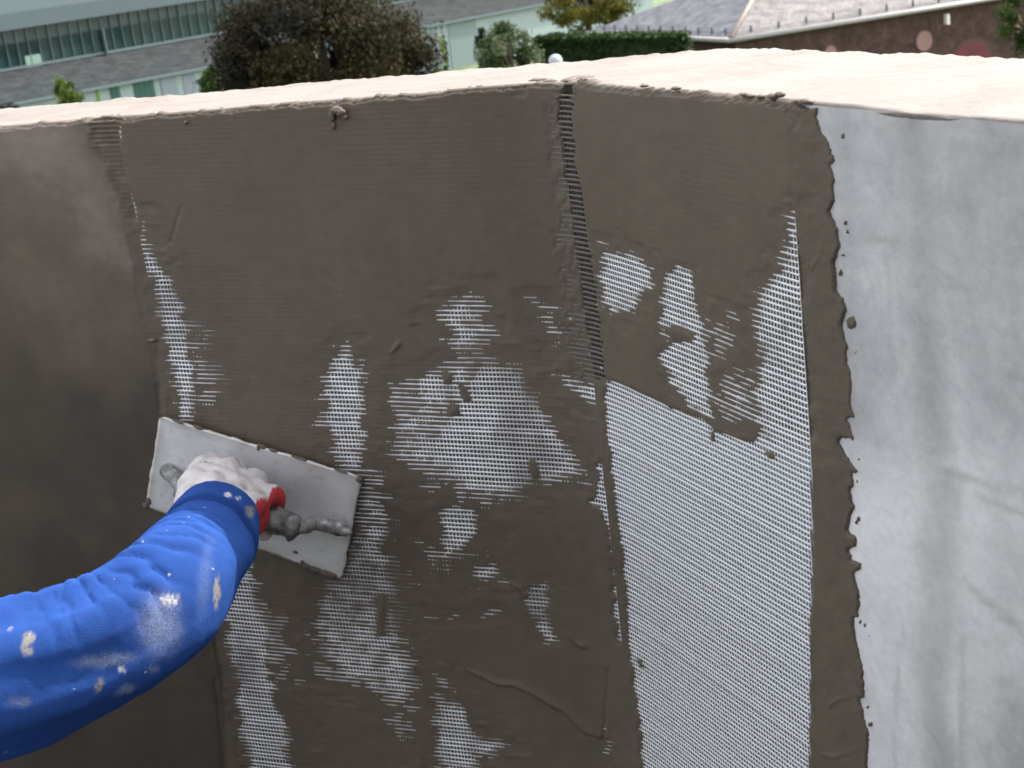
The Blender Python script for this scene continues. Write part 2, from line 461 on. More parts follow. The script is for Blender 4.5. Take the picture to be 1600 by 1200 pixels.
    for cx, cy, rx, ry in SPLATS:
        q = ((px - cx + wx * .3) / (rx * .8)) ** 2 + ((py - cy + wy * .3) / (ry * .8)) ** 2 + 0.9 * fbm(px / 2.5, py / 3.5, 88, 2)
        h = np.maximum(h, np.where(q < 1.5, 1.5 * (1 - q) + 0.5, -3.0))
    # broken top edge of the coat
    top = 0.003 + 0.0032 * fbm(s * 26, s * 0 + 2.2, 91) + 0.0020 * fbm(s * 120, s * 0 + 7.2, 93) + 0.0012 * fbm(s * 330, s * 0 + 9.2, 94, 2)
    h = np.where(v < top, np.where(v < top - 0.003, -4.0, h - 5), h)
    # colour: wet mortar, the older part paler where it has dried, raw wall behind the bare mesh
    wet = np.array([0.103, 0.080, 0.059]); dry = np.array([0.175, 0.142, 0.116])
    dm = old * smooth(-0.15, 0.55, fbm(s * 5, v * 6, 101) + 0.95 - v * 4.2) * (0.65 + 0.5 * fbm(s * 11, v * 4, 103))
    dp_ = smooth(-30, 30, field(px + wx * 2, py + wy * 2, [(-300, 190), (138, 192), (150, 250), (200, 370), (208, 430), (150, 380), (100, 285), (20, 262), (-300, 330)], 120)) * old
    dm = np.clip(dm * 0.55 + 0.75 * dp_, 0, 1)[..., None]
    col = wet * (1 - dm) + dry * dm
    col = col * (1 + 0.10 * fbm(s * 14, v * 10, 105) + old * 0.34 * fbm(s * 13 + 4, v * 11, 109))[..., None]
    col = col * (1 + 0.35 * (notch * smooth(0.1, 0.5, fbm(px / 14, py / 9, 107) + 0.1)))[..., None]
    col = col * (1 - 0.6 * pit)[..., None]          # shade of the hollow behind the bridging mesh, painted into the colour
    low_shade = old * smooth(0.14, 0.34, v + 0.05 * fbm(s * 8, v * 8, 163) + 0.03 * fbm(s * 40, v * 25, 165)) * (1 - 0.5 * dp_)
    col = col * (1 - 0.40 * low_shade)[..., None]           # the worker's shade on the older coat lower down, painted into its colour
    raw = np.where(right, smooth(0.93, 1.0, expo) * smooth(590, 640, py - 0.25 * (px - 950)), 0)[..., None]
    col = col * (1 - raw) + np.array([0.25, 0.255, 0.26]) * raw
    return h * 0.001, col, expo, np.maximum(pit, halo * 0.9 * (expo < 0.5)), ripple, old

# ------------------------------------------------------------------ mortar and wall materials
def make_mortar():
    m, nt, b = nt_mat('mortar')
    c = N(nt, 'ShaderNodeAttribute', attribute_name='tint').outputs['Color']
    v = coords(nt, attr='wall_uv')
    n1 = noise(nt, v, 60, 5, 0.6); n2 = noise(nt, v, 900, 3, 0.6)
    vs = coords(nt, (3, 40, 1), attr='wall_uv'); n3 = noise(nt, vs, 6, 4, 0.6, 0.6)
    f = ramp(nt, n1, [(0.25, (0.82, 0.82, 0.82)), (0.75, (1.14, 1.14, 1.14))]).outputs[0]
    f2 = ramp(nt, n3, [(0.3, (0.95, 0.95, 0.95)), (0.7, (1.04, 1.04, 1.04))]).outputs[0]
    col = mix(nt, mix(nt, c, f, 1.0, 'MULTIPLY'), f2, 1.0, 'MULTIPLY')
    nt.links.new(col, b.inputs['Base Color'])
    nt.links.new(ramp(nt, n1, [(0.3, (0.62,) * 3), (0.7, (0.8,) * 3)]).outputs[0], b.inputs['Roughness'])
    b.inputs['Specular IOR Level'].default_value = 0.35
    # faint imprint of the buried mesh rows, plus sand grain
    rp = N(nt, 'ShaderNodeAttribute', attribute_name='ripple').outputs['Fac']
    wv = nt.nodes.new('ShaderNodeTexWave'); wv.wave_type = 'BANDS'; wv.bands_direction = 'Y'
    wv.inputs['Scale'].default_value = 1 / WEFT / 10 * math.pi ; wv.inputs['Distortion'].default_value = 0.6
    wv.inputs['Detail'].default_value = 1; wv.inputs['Detail Scale'].default_value = 0.6
    vr = coords(nt, attr='mesh_uv'); nt.links.new(vr, wv.inputs['Vector'])
    hsum = math_n(nt, 'ADD', math_n(nt, 'MULTIPLY', wv.outputs['Fac'], math_n(nt, 'MULTIPLY', rp, 0.17)),
                  math_n(nt, 'ADD', math_n(nt, 'MULTIPLY', n2, 0.18), math_n(nt, 'MULTIPLY', n3, 0.22)))
    bump(nt, b, hsum, 0.55, 0.0008)
    return m
M_MORTAR = make_mortar()

def make_concrete():
    m, nt, b = nt_mat('primed_concrete')
    v = coords(nt, attr='wall_uv')
    sep = nt.nodes.new('ShaderNodeSeparateXYZ'); nt.links.new(v, sep.inputs[0])
    big = noise(nt, v, 7, 5, 0.6, 0.4)
    vs = coords(nt, (5, 0.5, 1), attr='wall_uv'); st = noise(nt, vs, 3.2, 4, 0.55, 0.6)
    vh = coords(nt, (1.0, 5.5, 1), attr='wall_uv', rot=(0, 0, 0.25)); hz = noise(nt, vh, 4, 4, 0.55, 1.2)
    fine = noise(nt, v, 120, 4, 0.65)
    base = ramp(nt, big, [(0.25, (0.38, 0.375, 0.38)), (0.5, (0.47, 0.462, 0.468)), (0.75, (0.60, 0.588, 0.585))]).outputs[0]
    mott = noise(nt, v, 34, 5, 0.7, 0.8)
    base = mix(nt, base, ramp(nt, mott, [(0.3, (0.86, 0.86, 0.865)), (0.5, (1, 1, 1)), (0.72, (1.12, 1.11, 1.10))]).outputs[0], 1.0, 'MULTIPLY')
    base = mix(nt, base, ramp(nt, st, [(0.28, (0.82, 0.82, 0.82)), (0.5, (1, 1, 1)), (0.8, (1.08, 1.08, 1.08))]).outputs[0], 0.8, 'MULTIPLY')
    base = mix(nt, base, ramp(nt, hz, [(0.3, (0.90, 0.90, 0.90)), (0.5, (1, 1, 1)), (0.75, (1.06, 1.05, 1.04))]).outputs[0], 0.9, 'MULTIPLY')
    ck = N(nt, 'ShaderNodeAttribute', attribute_name='chalk').outputs['Fac']
    base = mix(nt, base, (0.70, 0.685, 0.68), math_n(nt, 'MULTIPLY', ck, ramp(nt, big, [(0.35, (0.5,) * 3), (0.6, (1,) * 3)]).outputs[0]))
    dk = N(nt, 'ShaderNodeAttribute', attribute_name='stain').outputs['Fac']
    base = mix(nt, base, (0.20, 0.195, 0.185), dk)
    base = mix(nt, base, ramp(nt, fine, [(0.3, (0.92, 0.92, 0.92)), (0.6, (1.04, 1.04, 1.04))]).outputs[0], 1.0, 'MULTIPLY')
    nt.links.new(base, b.inputs['Base Color'])
    b.inputs['Roughness'].default_value = 0.7
    hs = math_n(nt, 'ADD', math_n(nt, 'MULTIPLY', hz, 1.0), math_n(nt, 'ADD', math_n(nt, 'MULTIPLY', st, 0.7), math_n(nt, 'MULTIPLY', fine, 0.3)))
    bump(nt, b, hs, 0.3, 0.002)
    return m
M_CONC = make_concrete()

def make_coping():
    m, nt, b = nt_mat('coping_render')
    v = coords(nt)
    n = noise(nt, v, 9, 5, 0.6, 0.8); f = noise(nt, v, 90, 4, 0.6); sp = noise(nt, v, 48, 2, 0.5)
    c = ramp(nt, n, [(0.3, (0.122, 0.101, 0.086)), (0.55, (0.146, 0.126, 0.111)), (0.8, (0.157, 0.138, 0.124))]).outputs[0]
    c = mix(nt, c, (0.22, 0.19, 0.17), ramp(nt, sp, [(0.74, (0, 0, 0)), (0.80, (0.8, 0.8, 0.8))]).outputs[0])
    nt.links.new(c, b.inputs['Base Color']); b.inputs['Roughness'].default_value = 0.8
    bump(nt, b, math_n(nt, 'ADD', n, math_n(nt, 'MULTIPLY', f, 0.3)), 0.7, 0.006)
    return m
M_COPING = make_coping()

def make_strand():
    m, nt, b = nt_mat('glass_fibre')
    d = N(nt, 'ShaderNodeAttribute', attribute_name='dirt').outputs['Fac']
    v = coords(nt); n = noise(nt, v, 300, 3)
    w = ramp(nt, n, [(0.3, (0.70, 0.71, 0.73)), (0.7, (0.84, 0.85, 0.86))]).outputs[0]
    nt.links.new(mix(nt, w, (0.105, 0.088, 0.075), d), b.inputs['Base Color'])
    b.inputs['Roughness'].default_value = 0.45
    return m
M_STRAND = make_strand()

# ------------------------------------------------------------------ setting: ground, roof deck
GROUND_Z = -14.0
m_grass = simple('lawn', (0.06, 0.09, 0.03), 0.9, var=0.35, scale=0.4)
g = MB().poly([(-900, -700, GROUND_Z), (900, -700, GROUND_Z), (900, 1500, GROUND_Z), (-900, 1500, GROUND_Z)]).build('ground', m_grass)
g['kind'] = 'structure'
m_deck = simple('roof_membrane', (0.065, 0.063, 0.06), 0.85, var=0.2, scale=5, bmp=0.3)
ofs = 0.09
_l = P_b - E1 * 5.0; _r = P_b + E2 * 4.2
deck = MB().prism([(*(_l - N1 * ofs)[:2], -1.75), (*(P_b - N1 * ofs)[:2], -1.75), (*(_r - N2 * ofs)[:2], -1.75),
                   (*(_r - N2 * ofs - N1 * 0 + np.array([-6.5, -1.2, 0]))[:2], -1.75), (*(_l - N1 * ofs + np.array([-1.8, -4.8, 0]))[:2], -1.75)],
                  (0, 0, 0.25)).build('roof_deck', m_deck)
deck['kind'] = 'structure'

# unseen dark wall added behind the viewer to hold back sky light
m_shade_wall = simple('shade_wall_dark', (0.045, 0.044, 0.045), 0.9, var=0.25, scale=3, bmp=0.3)
sh = MB().box((0.9, -1.15, -0.05), (2.5, 0, 0), (0, 0.15, 0), (0, 0, 1.45)).build('shade_wall', m_shade_wall)
tag(sh, 'dark wall added on the roof deck behind the viewer to shade the parapet', 'wall')
# ================================================================== the parapet
wall = thing('parapet_wall', 'rooftop parapet with sunlit pale coping, its inner face half coated in wet brown mortar over white mesh', 'wall', (P_b[0], P_b[1], -1.5))

# coat of mortar ------------------------------------------------
ds = 0.0021
s_arr = np.concatenate([np.arange(-1.55, -0.92, 0.02), np.arange(-0.92, -0.62, 0.0045), np.arange(-0.62, 0.335, ds), np.arange(0.335, 0.432, 0.0010)])
v_arr = np.concatenate([np.arange(-0.012, 0.03, 0.0012), np.arange(0.03, 0.90, ds), np.arange(0.9, 1.5, 0.02)])
S, V = np.meshgrid(s_arr, v_arr)
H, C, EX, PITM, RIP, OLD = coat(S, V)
nr, nc = S.shape
verts = wall_pt(S, V, H).reshape(-1, 3)
q = grid_quads(nr, nc)
hf = H.ravel()
keep = (hf[q].max(1) > -0.0028) | (PITM.ravel()[q].max(1) > 0.1)
me = mesh_np('mortar_coat', verts, q[keep][:, ::-1])
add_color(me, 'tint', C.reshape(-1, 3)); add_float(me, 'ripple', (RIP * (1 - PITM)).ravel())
uvw = np.stack([S.ravel(), V.ravel(), np.zeros(S.size)], -1); add_vec(me, 'wall_uv', uvw)
uvm = uvw.copy(); uvm[:, 1] -= uvm[:, 0] * WEFT_TILT; add_vec(me, 'mesh_uv', uvm)
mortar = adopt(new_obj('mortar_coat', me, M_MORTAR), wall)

# reinforcing mesh ---------------------------------------------
def interp_field(Fd, s, v):
    i = np.interp(v, v_arr, np.arange(len(v_arr))); j = np.interp(s, s_arr, np.arange(len(s_arr)))
    i0 = np.clip(i.astype(int), 0, nr - 2); j0 = np.clip(j.astype(int), 0, nc - 2)
    fi = i - i0; fj = j - j0
    return (Fd[i0, j0] * (1 - fi) + Fd[i0 + 1, j0] * fi) * (1 - fj) + (Fd[i0, j0 + 1] * (1 - fi) + Fd[i0 + 1, j0 + 1] * fi) * fj
_re = [to_sv(1247, 170, True), to_sv(1262, 430, True), to_sv(1279, 690, True), to_sv(1279, 900, True), to_sv(1276, 1200, True)]
RE_V = [t[1] for t in _re]; RE_S = [t[0] for t in _re]
V_TOP = 0.010
sv_, fq_, dirt_ = [], [], []
voff = 0
def mesh_z(s, v):
    return 0.0066 + 0.00022 * fbm(s * 30, v * 26, 111, 3) + 0.00016 * vnoise(s * 34 + 3, np.round((v - s * WEFT_TILT) / WEFT) * 0.77 + 0.4, 115)
def emit(s, v, z, hw, hh, du, dv):
    """strand along (s, v); section across it is a flattened hexagon"""
    global voff
    n = len(s)
    hp = interp_field(H, s, v)
    pitv = interp_field(PITM, s, v)
    vis = (hp < z + hh + 0.0002) | (pitv > 0.3)
    vis = vis | np.roll(vis, 1) | np.roll(vis, -1)
    vis[0] = vis[-1] = False
    if not vis.any(): return
    swell = 1 + 0.45 * np.clip(pitv, 0, 1)
    ex = interp_field(EX, s, v)
    clean = smooth(0.35, 0.95, ex)
    right_ = smooth(0.0, 0.02, s) * smooth(0.9, 1.0, ex)
    dirt = np.clip(np.maximum(pitv, (0.40 - 0.36 * clean) + (1 - right_) * (0.05 + 0.28 * fbm(s * 60, v * 60, 121, 3) + (1 - 0.7 * smooth(0.0, 0.02, s)) * (0.42 * smooth(-0.05, 0.5, fbm(s * 12, v * 9, 123, 3)) + 0.12 * smooth(0.35, 0.7, v)))), 0.0, 0.93)
    dirt = np.where(pitv > 0.06, np.clip(1.0 - 0.6 * (fbm(s * 150, v * 150, 127, 2) > 0.66), 0, 1), dirt)
    ring = []
    for k in range(6):
        a = 2 * math.pi * k / 6
        oc = math.cos(a) * hw * swell; oh = math.sin(a) * hh * swell
        ring.append(wall_pt(s + oc * du, v + oc * dv, z + oh))
    ring = np.stack(ring, 1)                       # n,6,3
    idx = np.nonzero(vis[:-1] & vis[1:])[0]
    a = (idx[:, None] * 6 + np.arange(6)[None]).ravel(); b2 = (idx[:, None] * 6 + (np.arange(6)[None] + 1) % 6).ravel()
    qd = np.stack([a, a + 6, b2 + 6, b2], -1)
    used = np.unique(qd); mp = -np.ones(n * 6, int); mp[used] = np.arange(len(used))
    sv_.append(ring.reshape(-1, 3)[used]); fq_.append(mp[qd] + voff); dirt_.append(np.repeat(dirt, 6)[used]); voff += len(used)
jit = np.random.default_rng(5)
nw = int(1.0 / WEFT)
for i in range(-8, nw):
    c0 = V_TOP + i * WEFT + jit.normal() * 0.00022
    n = int((0.37 - S_LEFT) / 0.0021)
    s = S_LEFT - 0.0012 + np.arange(n) * 0.0021
    v = c0 + s * WEFT_TILT + 0.0009 * fbm(s * 7, np.full(n, c0 * 9), 131) + 0.00022 * fbm(s * 70, np.full(n, c0 * 300), 133, 2)
    re = np.interp(v, RE_V, RE_S) + 0.0012
    m = (v > V_TOP) & (v < 0.88) & (s < re)
    if m.sum() < 4: continue
    s = s[m]; v = v[m]
    ph = (s / WARP) * 2 * math.pi
    z = mesh_z(s, v) + 0.00050 * np.cos(ph)
    emit(s, v, z, 0.00108 + 0.00012 * jit.normal(), 0.00052, -WEFT_TILT, 1.0)
ns0, ns1 = int(math.ceil(S_LEFT / WARP)), int(0.37 / WARP)
for j in range(ns0, ns1):
    n = int(0.87 / 0.0026)
    v = V_TOP + 0.001 + np.arange(n) * 0.0026
    s = j * WARP + jit.normal() * 0.00012 + 0.0004 * fbm(v * 9, np.full(n, j * 0.31), 141) + np.zeros(n)
    m = s < np.interp(v, RE_V, RE_S)
    if m.sum() < 4: continue
    s = s[m]; v = v[m]
    z = mesh_z(s, v) - 0.00030
    emit(s, v, z, 0.00060, 0.00038, 1.0, 0.0)
me = mesh_np('glass_fibre_mesh', np.concatenate(sv_), np.concatenate(fq_))
add_float(me, 'dirt', np.concatenate(dirt_))
gm = adopt(new_obj('reinforcing_mesh', me, M_STRAND), wall); gm['kind'] = 'stuff'
gm['label'] = 'white glass fibre mesh showing through the mortar'

# bare concrete face to the right -------------------------------
sr = np.concatenate([np.arange(0.30, 0.80, 0.005), np.arange(0.8, 4.2, 0.1)]); vr = np.concatenate([np.arange(0.0015, 0.9, 0.006), np.arange(0.9, 1.52, 0.05)])
S2, V2 = np.meshgrid(sr, vr)
P2 = wall_pt(S2, V2, np.zeros(S2.shape)); qx, qy = project(P2)
stain = np.zeros(S2.shape)
wob = fbm(S2 * 30, V2 * 12, 151) * 14
for pts, wd, amt in (([(1428, 182), (1440, 300), (1448, 430), (1455, 560), (1470, 700)], 32, 0.46), ([(1478, 760), (1472, 860), (1466, 960), (1462, 1100), (1480, 1250)], 34, 0.40),
                     ([(1500, 1000), (1505, 1100), (1508, 1250)], 10, 0.5), ([(1400, 1000), (1398, 1240)], 4, 0.35), ([(1450, 730), (1600, 770)], 7, 0.45), ([(1530, 775), (1600, 800)], 6, 0.4),
                     ([(1440, 440), (1600, 465)], 4, 0.35), ([(1490, 550), (1600, 592)], 5, 0.3), ([(1360, 368), (1410, 378)], 4, 0.3), ([(1390, 632), (1450, 645)], 4, 0.3), ([(1500, 905), (1600, 990)], 7, 0.35),
                     ([(1550, 250), (1530, 420), (1560, 520)], 30, 0.2), ([(1515, 1050), (1520, 1240)], 6, 0.3), ([(1545, 1060), (1548, 1240)], 5, 0.25)):
    D, T, Sg = line_field(qx + wob, qy + wob * 0.4, pts, 90)
    stain = np.maximum(stain, 1.3 * amt * np.exp(-(D / wd) ** 2) * (0.75 + 0.5 * fbm(S2 * 20, V2 * 9, 155)))
stain = np.maximum(stain, 0.20 * smooth(1420, 1460, qx + wob) * smooth(900, 500, qy) * (0.8 + 0.6 * fbm(S2 * 11, V2 * 5, 157)))
stain = stain + 0.13 * smooth(760, 420, qy + wob * 2)
chalk = smooth(560, 860, qy + wob * 3) * smooth(-0.25, 0.35, fbm(S2 * 9 + 5, V2 * 6, 159, 5) + 0.12) * 0.75
stain = np.maximum(stain, 0.22 * smooth(0.05, 0.5, fbm(S2 * 7 + 2, V2 * 9, 158)))
verts = wall_pt(S2, V2, 0.0016 * fbm(S2 * 8, V2 * 8, 161))
me = mesh_np('concrete_face', verts.reshape(-1, 3), grid_quads(*S2.shape)[:, ::-1])
add_vec(me, 'wall_uv', np.stack([S2.ravel(), V2.ravel(), np.zeros(S2.size)], -1)); add_float(me, 'stain', np.clip(stain, 0, 1).ravel()); add_float(me, 'chalk', np.clip(chalk, 0, 1).ravel())
adopt(new_obj('concrete_face', me, M_CONC), wall)

# concrete core, both legs, standing on the building below
OUT_A = at_z(0, 170, 0); OUT_B = at_z(1155, 73, 0); OUT_C = at_z(1600, 92, 0)
TH1 = abs((P_b - OUT_B) @ N1); TH2 = abs((P_b - OUT_B) @ N2)
L1, L2 = 5.0, 4.2
m_core = simple('rough_concrete', (0.42, 0.415, 0.41), 0.85, var=0.15, scale=6, bmp=0.3)
in_off = -0.034
def corner_off(o1, o2):      # plan point at offsets o1 from wall 1 and o2 from wall 2
    A = np.array([N1[:2], N2[:2]]); return P_b[:2] + np.linalg.solve(A, np.array([o1, o2]))
ci = corner_off(in_off, in_off); co = corner_off(-TH1 + 0.004, -TH2 + 0.004)
la = P_b[:2] - E1[:2] * L1; rb = P_b[:2] + E2[:2] * L2
ring = [la + N1[:2] * in_off, ci, rb + N2[:2] * in_off, rb - N2[:2] * (TH2 - 0.004), co, la - N1[:2] * (TH1 - 0.004)]
adopt(MB().prism([(x, y, GROUND_Z) for x, y in ring], (0, 0, -GROUND_Z - 0.022)).build('concrete_core', m_core), wall)

# coping: a hand-floated skin with worn, wavy edges
na, nb_ = 460, 26
path = np.concatenate([np.linspace(-L1, -1.0, 40)[:-1], np.linspace(-1.0, 0.95, na), np.linspace(0.95, L2, 30)[1:]])
def coping_xy(s, o):          # o: 0 inner edge .. 1 outer edge
    a = P_b + E1 * min(s, 0) + E2 * max(s, 0)
    if s <= 0:
        ou = P_b[:2] + E1[:2] * s - N1[:2] * TH1
    else:
        ou = P_b[:2] + E2[:2] * s - N2[:2] * TH2
    return a[:2], ou
cv = []
t_side = np.array([0.0] * 3 + list(np.linspace(0.0, 1.0, 22)) + [1.0] * 2)
o_corner = corner_off(-TH1, -TH2)
lam1 = (o_corner - (P_b[:2] - N1[:2] * TH1)) @ E1[:2]; lam2 = (o_corner - (P_b[:2] - N2[:2] * TH2)) @ E2[:2]
for s in path:
    inner = P_b[:2] + E1[:2] * min(s, 0) + E2[:2] * max(s, 0) + (N1[:2] if s < 0 else N2[:2]) * 0.0015
    if s <= 0: outer = o_corner + E1[:2] * (s * (1 + lam1 / L1))
    else: outer = o_corner + E2[:2] * (s * (1 - lam2 / L2))
    wv_i = 0.0016 * float(fbm(np.array([s * 35.0]), np.array([1.5]), 171)[0]); wv_o = 0.0022 * float(fbm(np.array([s * 16.0]), np.array([4.5]), 173)[0])
    dirv = unit(outer - inner)
    for k, t in enumerate(t_side):
        p = inner * (1 - t) + outer * t
        z = 0.0016 * float(fbm(np.array([s * 12.0]), np.array([t * 2.5]), 175)[0]) + (0.0025 * float(fbm(np.array([s * 60.0]), np.array([8.5]), 177)[0]) if t > 0.93 else 0)
        if k == 0: z = -0.021; p = inner + dirv * 0.012
        elif k == 1: z = -0.0045 + wv_i; p = inner + dirv * 0.002
        elif k == 2: z = -0.0022 + wv_i; p = inner + dirv * 0.0015
        elif k == 3: p = inner + dirv * (0.004)
        elif k == len(t_side) - 3: p = outer - dirv * 0.004 + dirv * wv_o
        elif k == len(t_side) - 2: z = -0.004; p = outer + dirv * wv_o
        elif k == len(t_side) - 1: z = -0.021; p = outer + dirv * wv_o
        cv.append((p[0], p[1], z))
me = mesh_np('coping', cv, grid_quads(len(path), len(t_side)))
adopt(new_obj('coping', me, M_COPING), wall)

# smears of mortar dragged up onto the coping, lumps near the top
def lump(name, pts_px, parent, seed=1, amp=0.35, mat_=None):
    """blobby mortar lumps: (centre point, radii, rotation) joined in one mesh"""
    r_ = np.random.default_rng(seed); last = None
    for c, (ra, rb_, rc), ax in pts_px:
        bmx = bmesh.new(); bmesh.ops.create_icosphere(bmx, subdivisions=3, radius=1)
        off = r_.uniform(0, 50, 3); A = np.stack([ax[0] * ra, ax[1] * rb_, ax[2] * rc], 1)
        p = np.array([tuple(vv.co) for vv in bmx.verts])
        d = 1 + amp * fbm(p[:, 0] * 2.2 + off[0], p[:, 1] * 2.2 + p[:, 2] * 1.7 + off[1], seed)
        V_ = c + (p * d[:, None]) @ A.T
        F_ = np.array([tuple(x.index for x in f.verts) for f in bmx.faces]); bmx.free()
        me = mesh_np(name, V_, F_); n = len(V_)
        add_color(me, 'tint', np.tile([0.115, 0.092, 0.075], (n, 1))); add_float(me, 'ripple', np.zeros(n)); add_vec(me, 'wall_uv', V_); add_vec(me, 'mesh_uv', V_)
        last = adopt(new_obj(name, me, mat_ or M_MORTAR), parent)
    return last
Z3 = np.array([0, 0, 1.0])
ax1 = (E1, N1, Z3); ax2 = (E2, N2, Z3)
lm = []
for px_, py_, rx, ry in ((905, 121, 0.016, 0.011), (918, 125, 0.012, 0.009), (890, 125, 0.010, 0.007), (842, 125, 0.013, 0.006), (928, 128, 0.007, 0.005), (860, 127, 0.009, 0.005)):
    p = at_z(px_, py_, 0.0); lm.append((p + N1 * 0.0, (rx * .9, ry * 1.0, 0.0022), ax1))
lump('mortar_smear', lm, wall, seed=3)
lm = []
for px_, py_, rx, rz in ((1212, 150, 0.008, 0.004), (1222, 147, 0.006, 0.004), (1168, 147, 0.006, 0.003), (1176, 149, 0.005, 0.003), (1262, 158, 0.009, 0.004), (1250, 157, 0.006, 0.003), (1060, 137, 0.007, 0.003), (1010, 133, 0.006, 0.0025), (1192, 150, 0.004, 0.003)):
    s_, v_ = to_sv(px_, py_, True); lm.append((wall_pt(np.array(s_), np.array(v_), np.array(0.002)), (rx * .8, 0.004, rz * .6), ax2))
lump('mortar_smear', lm, wall, seed=5)
lm = []
for px_, py_, rx, rz, hh in ((532, 170, 0.008, 0.004, 0.011), (541, 173, 0.005, 0.004, 0.012), (525, 178, 0.003, 0.006, 0.010), (546, 180, 0.003, 0.003, 0.010), (527, 194, 0.002, 0.004, 0.0088), (297, 189, 0.002, 0.002, 0.009), (245, 527, 0.006, 0.002, 0.0095)):
    s_, v_ = to_sv(px_, py_); lm.append((wall_pt(np.array(s_), np.array(v_), np.array(hh)), (rx, 0.004, rz), ax1))
lump('mortar_lump', lm, wall, seed=8)

# ================================================================== trowel
m_steel, nt, b_ = nt_mat('dirty_steel')
v = coords(nt); n1 = noise(nt, v, 16, 5, 0.6, 0.6); n2 = noise(nt, v, 70, 4, 0.65)
v2_ = coords(nt, (3, 30, 30)); n4 = noise(nt, v2_, 5, 4, 0.6, 0.5)
c = ramp(nt, math_n(nt, 'ADD', math_n(nt, 'MULTIPLY', n1, 0.6), math_n(nt, 'MULTIPLY', n4, 0.4)), [(0.32, (0.46, 0.46, 0.47)), (0.5, (0.62, 0.62, 0.625)), (0.75, (0.72, 0.71, 0.69))]).outputs[0]
sm = ramp(nt, n2, [(0.60, (0, 0, 0)), (0.78, (0.45, 0.45, 0.45))]).outputs[0]
rm = N(nt, 'ShaderNodeAttribute', attribute_name='rim').outputs['Fac']
c = mix(nt, c, (0.50, 0.47, 0.42), rm)
nt.links.new(mix(nt, c, (0.13, 0.115, 0.10), sm), b_.inputs['Base Color'])
b_.inputs['Metallic'].default_value = 0.3
nt.links.new(ramp(nt, n1, [(0.3, (0.34,) * 3), (0.7, (0.52,) * 3)]).outputs[0], b_.inputs['Roughness'])
bump(nt, b_, n2, 0.15, 0.001)
m_tang = simple('mortar_caked_metal', (0.25, 0.245, 0.235), 0.5, 0.35, var=0.55, scale=130, bmp=0.6, bdist=0.002)
m_grip = simple('caked_grip', (0.15, 0.145, 0.14), 0.6, 0.0, var=0.7, scale=90, bmp=0.8, bdist=0.003)

BOFF = 0.014
corners = [on_plane(x, y, P_b + N1 * (BOFF + o), N1) for x, y, o in ((250, 649, 0.004), (565, 745, 0.002), (535, 905, -0.004), (228, 791, -0.002))]
bc = sum(corners) / 4
tr = thing('trowel', 'steel plastering trowel with a mortar-caked handle held flat to the wet wall', 'trowel', bc)
TX = unit((corners[1] - corners[0]) + (corners[2] - corners[3])); TN = unit(np.cross(TX, (corners[0] - corners[3])))
if TN @ N1 < 0: TN = -TN
TY = unit(np.cross(TN, TX)); TY = TY if TY[2] > 0 else -TY
# blade with chipped, mortar-crusted rim
nu, nv_ = 90, 46
U_, W_ = np.meshgrid(np.linspace(0, 1, nu), np.linspace(0, 1, nv_))
uu = U_.copy(); ww = W_.copy()
rim = np.minimum.reduce([U_ * 2.0, (1 - U_) * 2.0, W_, 1 - W_])
cr = np.clip(1 - rim / 0.05, 0, 1)
j1 = fbm(U_ * 40, W_ * 20, 201) * 0.006 * cr
uu = np.clip(uu, 0.0, 1.0)
# slightly rounded corners
for cu, cw in ((0, 0), (1, 0), (0, 1), (1, 1)):
    du = np.abs(uu - cu) * 2.1; dw = np.abs(ww - cw)
    rr = 0.05
    inside = (du < rr) & (dw < rr)
    k = np.hypot(rr - du, rr - dw); f = np.where(inside & (k > rr), rr / np.maximum(k, 1e-6), 1)
    uu = np.where(inside, np.abs(cu - (rr - (rr - du) * f) / 2.1), uu); ww = np.where(inside, np.abs(cw - (rr - (rr - dw) * f)), ww)
uu = uu + j1; ww = ww + j1 * 1.6
c00, c10, c11, c01 = corners
Pb = (c00 * ((1 - uu) * (1 - ww))[..., None] + c10 * (uu * (1 - ww))[..., None] + c11 * (uu * ww)[..., None] + c01 * ((1 - uu) * ww)[..., None])
bow = 0.0008 * fbm(U_ * 3, W_ * 2, 203)
front = Pb + TN * (0.0009 + bow + 0.0022 * cr * np.clip(fbm(U_ * 30, W_ * 14, 205) - 0.1, 0, 1))[..., None]
back = Pb - TN * 0.0009
vb = np.concatenate([front.reshape(-1, 3), back.reshape(-1, 3)]); q = grid_quads(nv_, nu); nn = nu * nv_
border = [(0, j) for j in range(nu)] + [(i, nu - 1) for i in range(1, nv_)] + [(nv_ - 1, j) for j in range(nu - 2, -1, -1)] + [(i, 0) for i in range(nv_ - 2, 0, -1)]
bi = [i * nu + j for i, j in border]
side = [(bi[k], bi[(k + 1) % len(bi)], bi[(k + 1) % len(bi)] + nn, bi[k] + nn) for k in range(len(bi))]
fq = np.concatenate([q[:, ::-1], q + nn, np.array(side)])
me = mesh_np('blade', vb, fq)
rimv = (np.clip(1 - rim / 0.10, 0, 1) * np.clip(0.75 + fbm(U_ * 9, W_ * 5, 207), 0, 1)).ravel(); add_float(me, 'rim', np.concatenate([rimv, rimv]))
adopt(new_obj('blade', me, m_steel), tr)
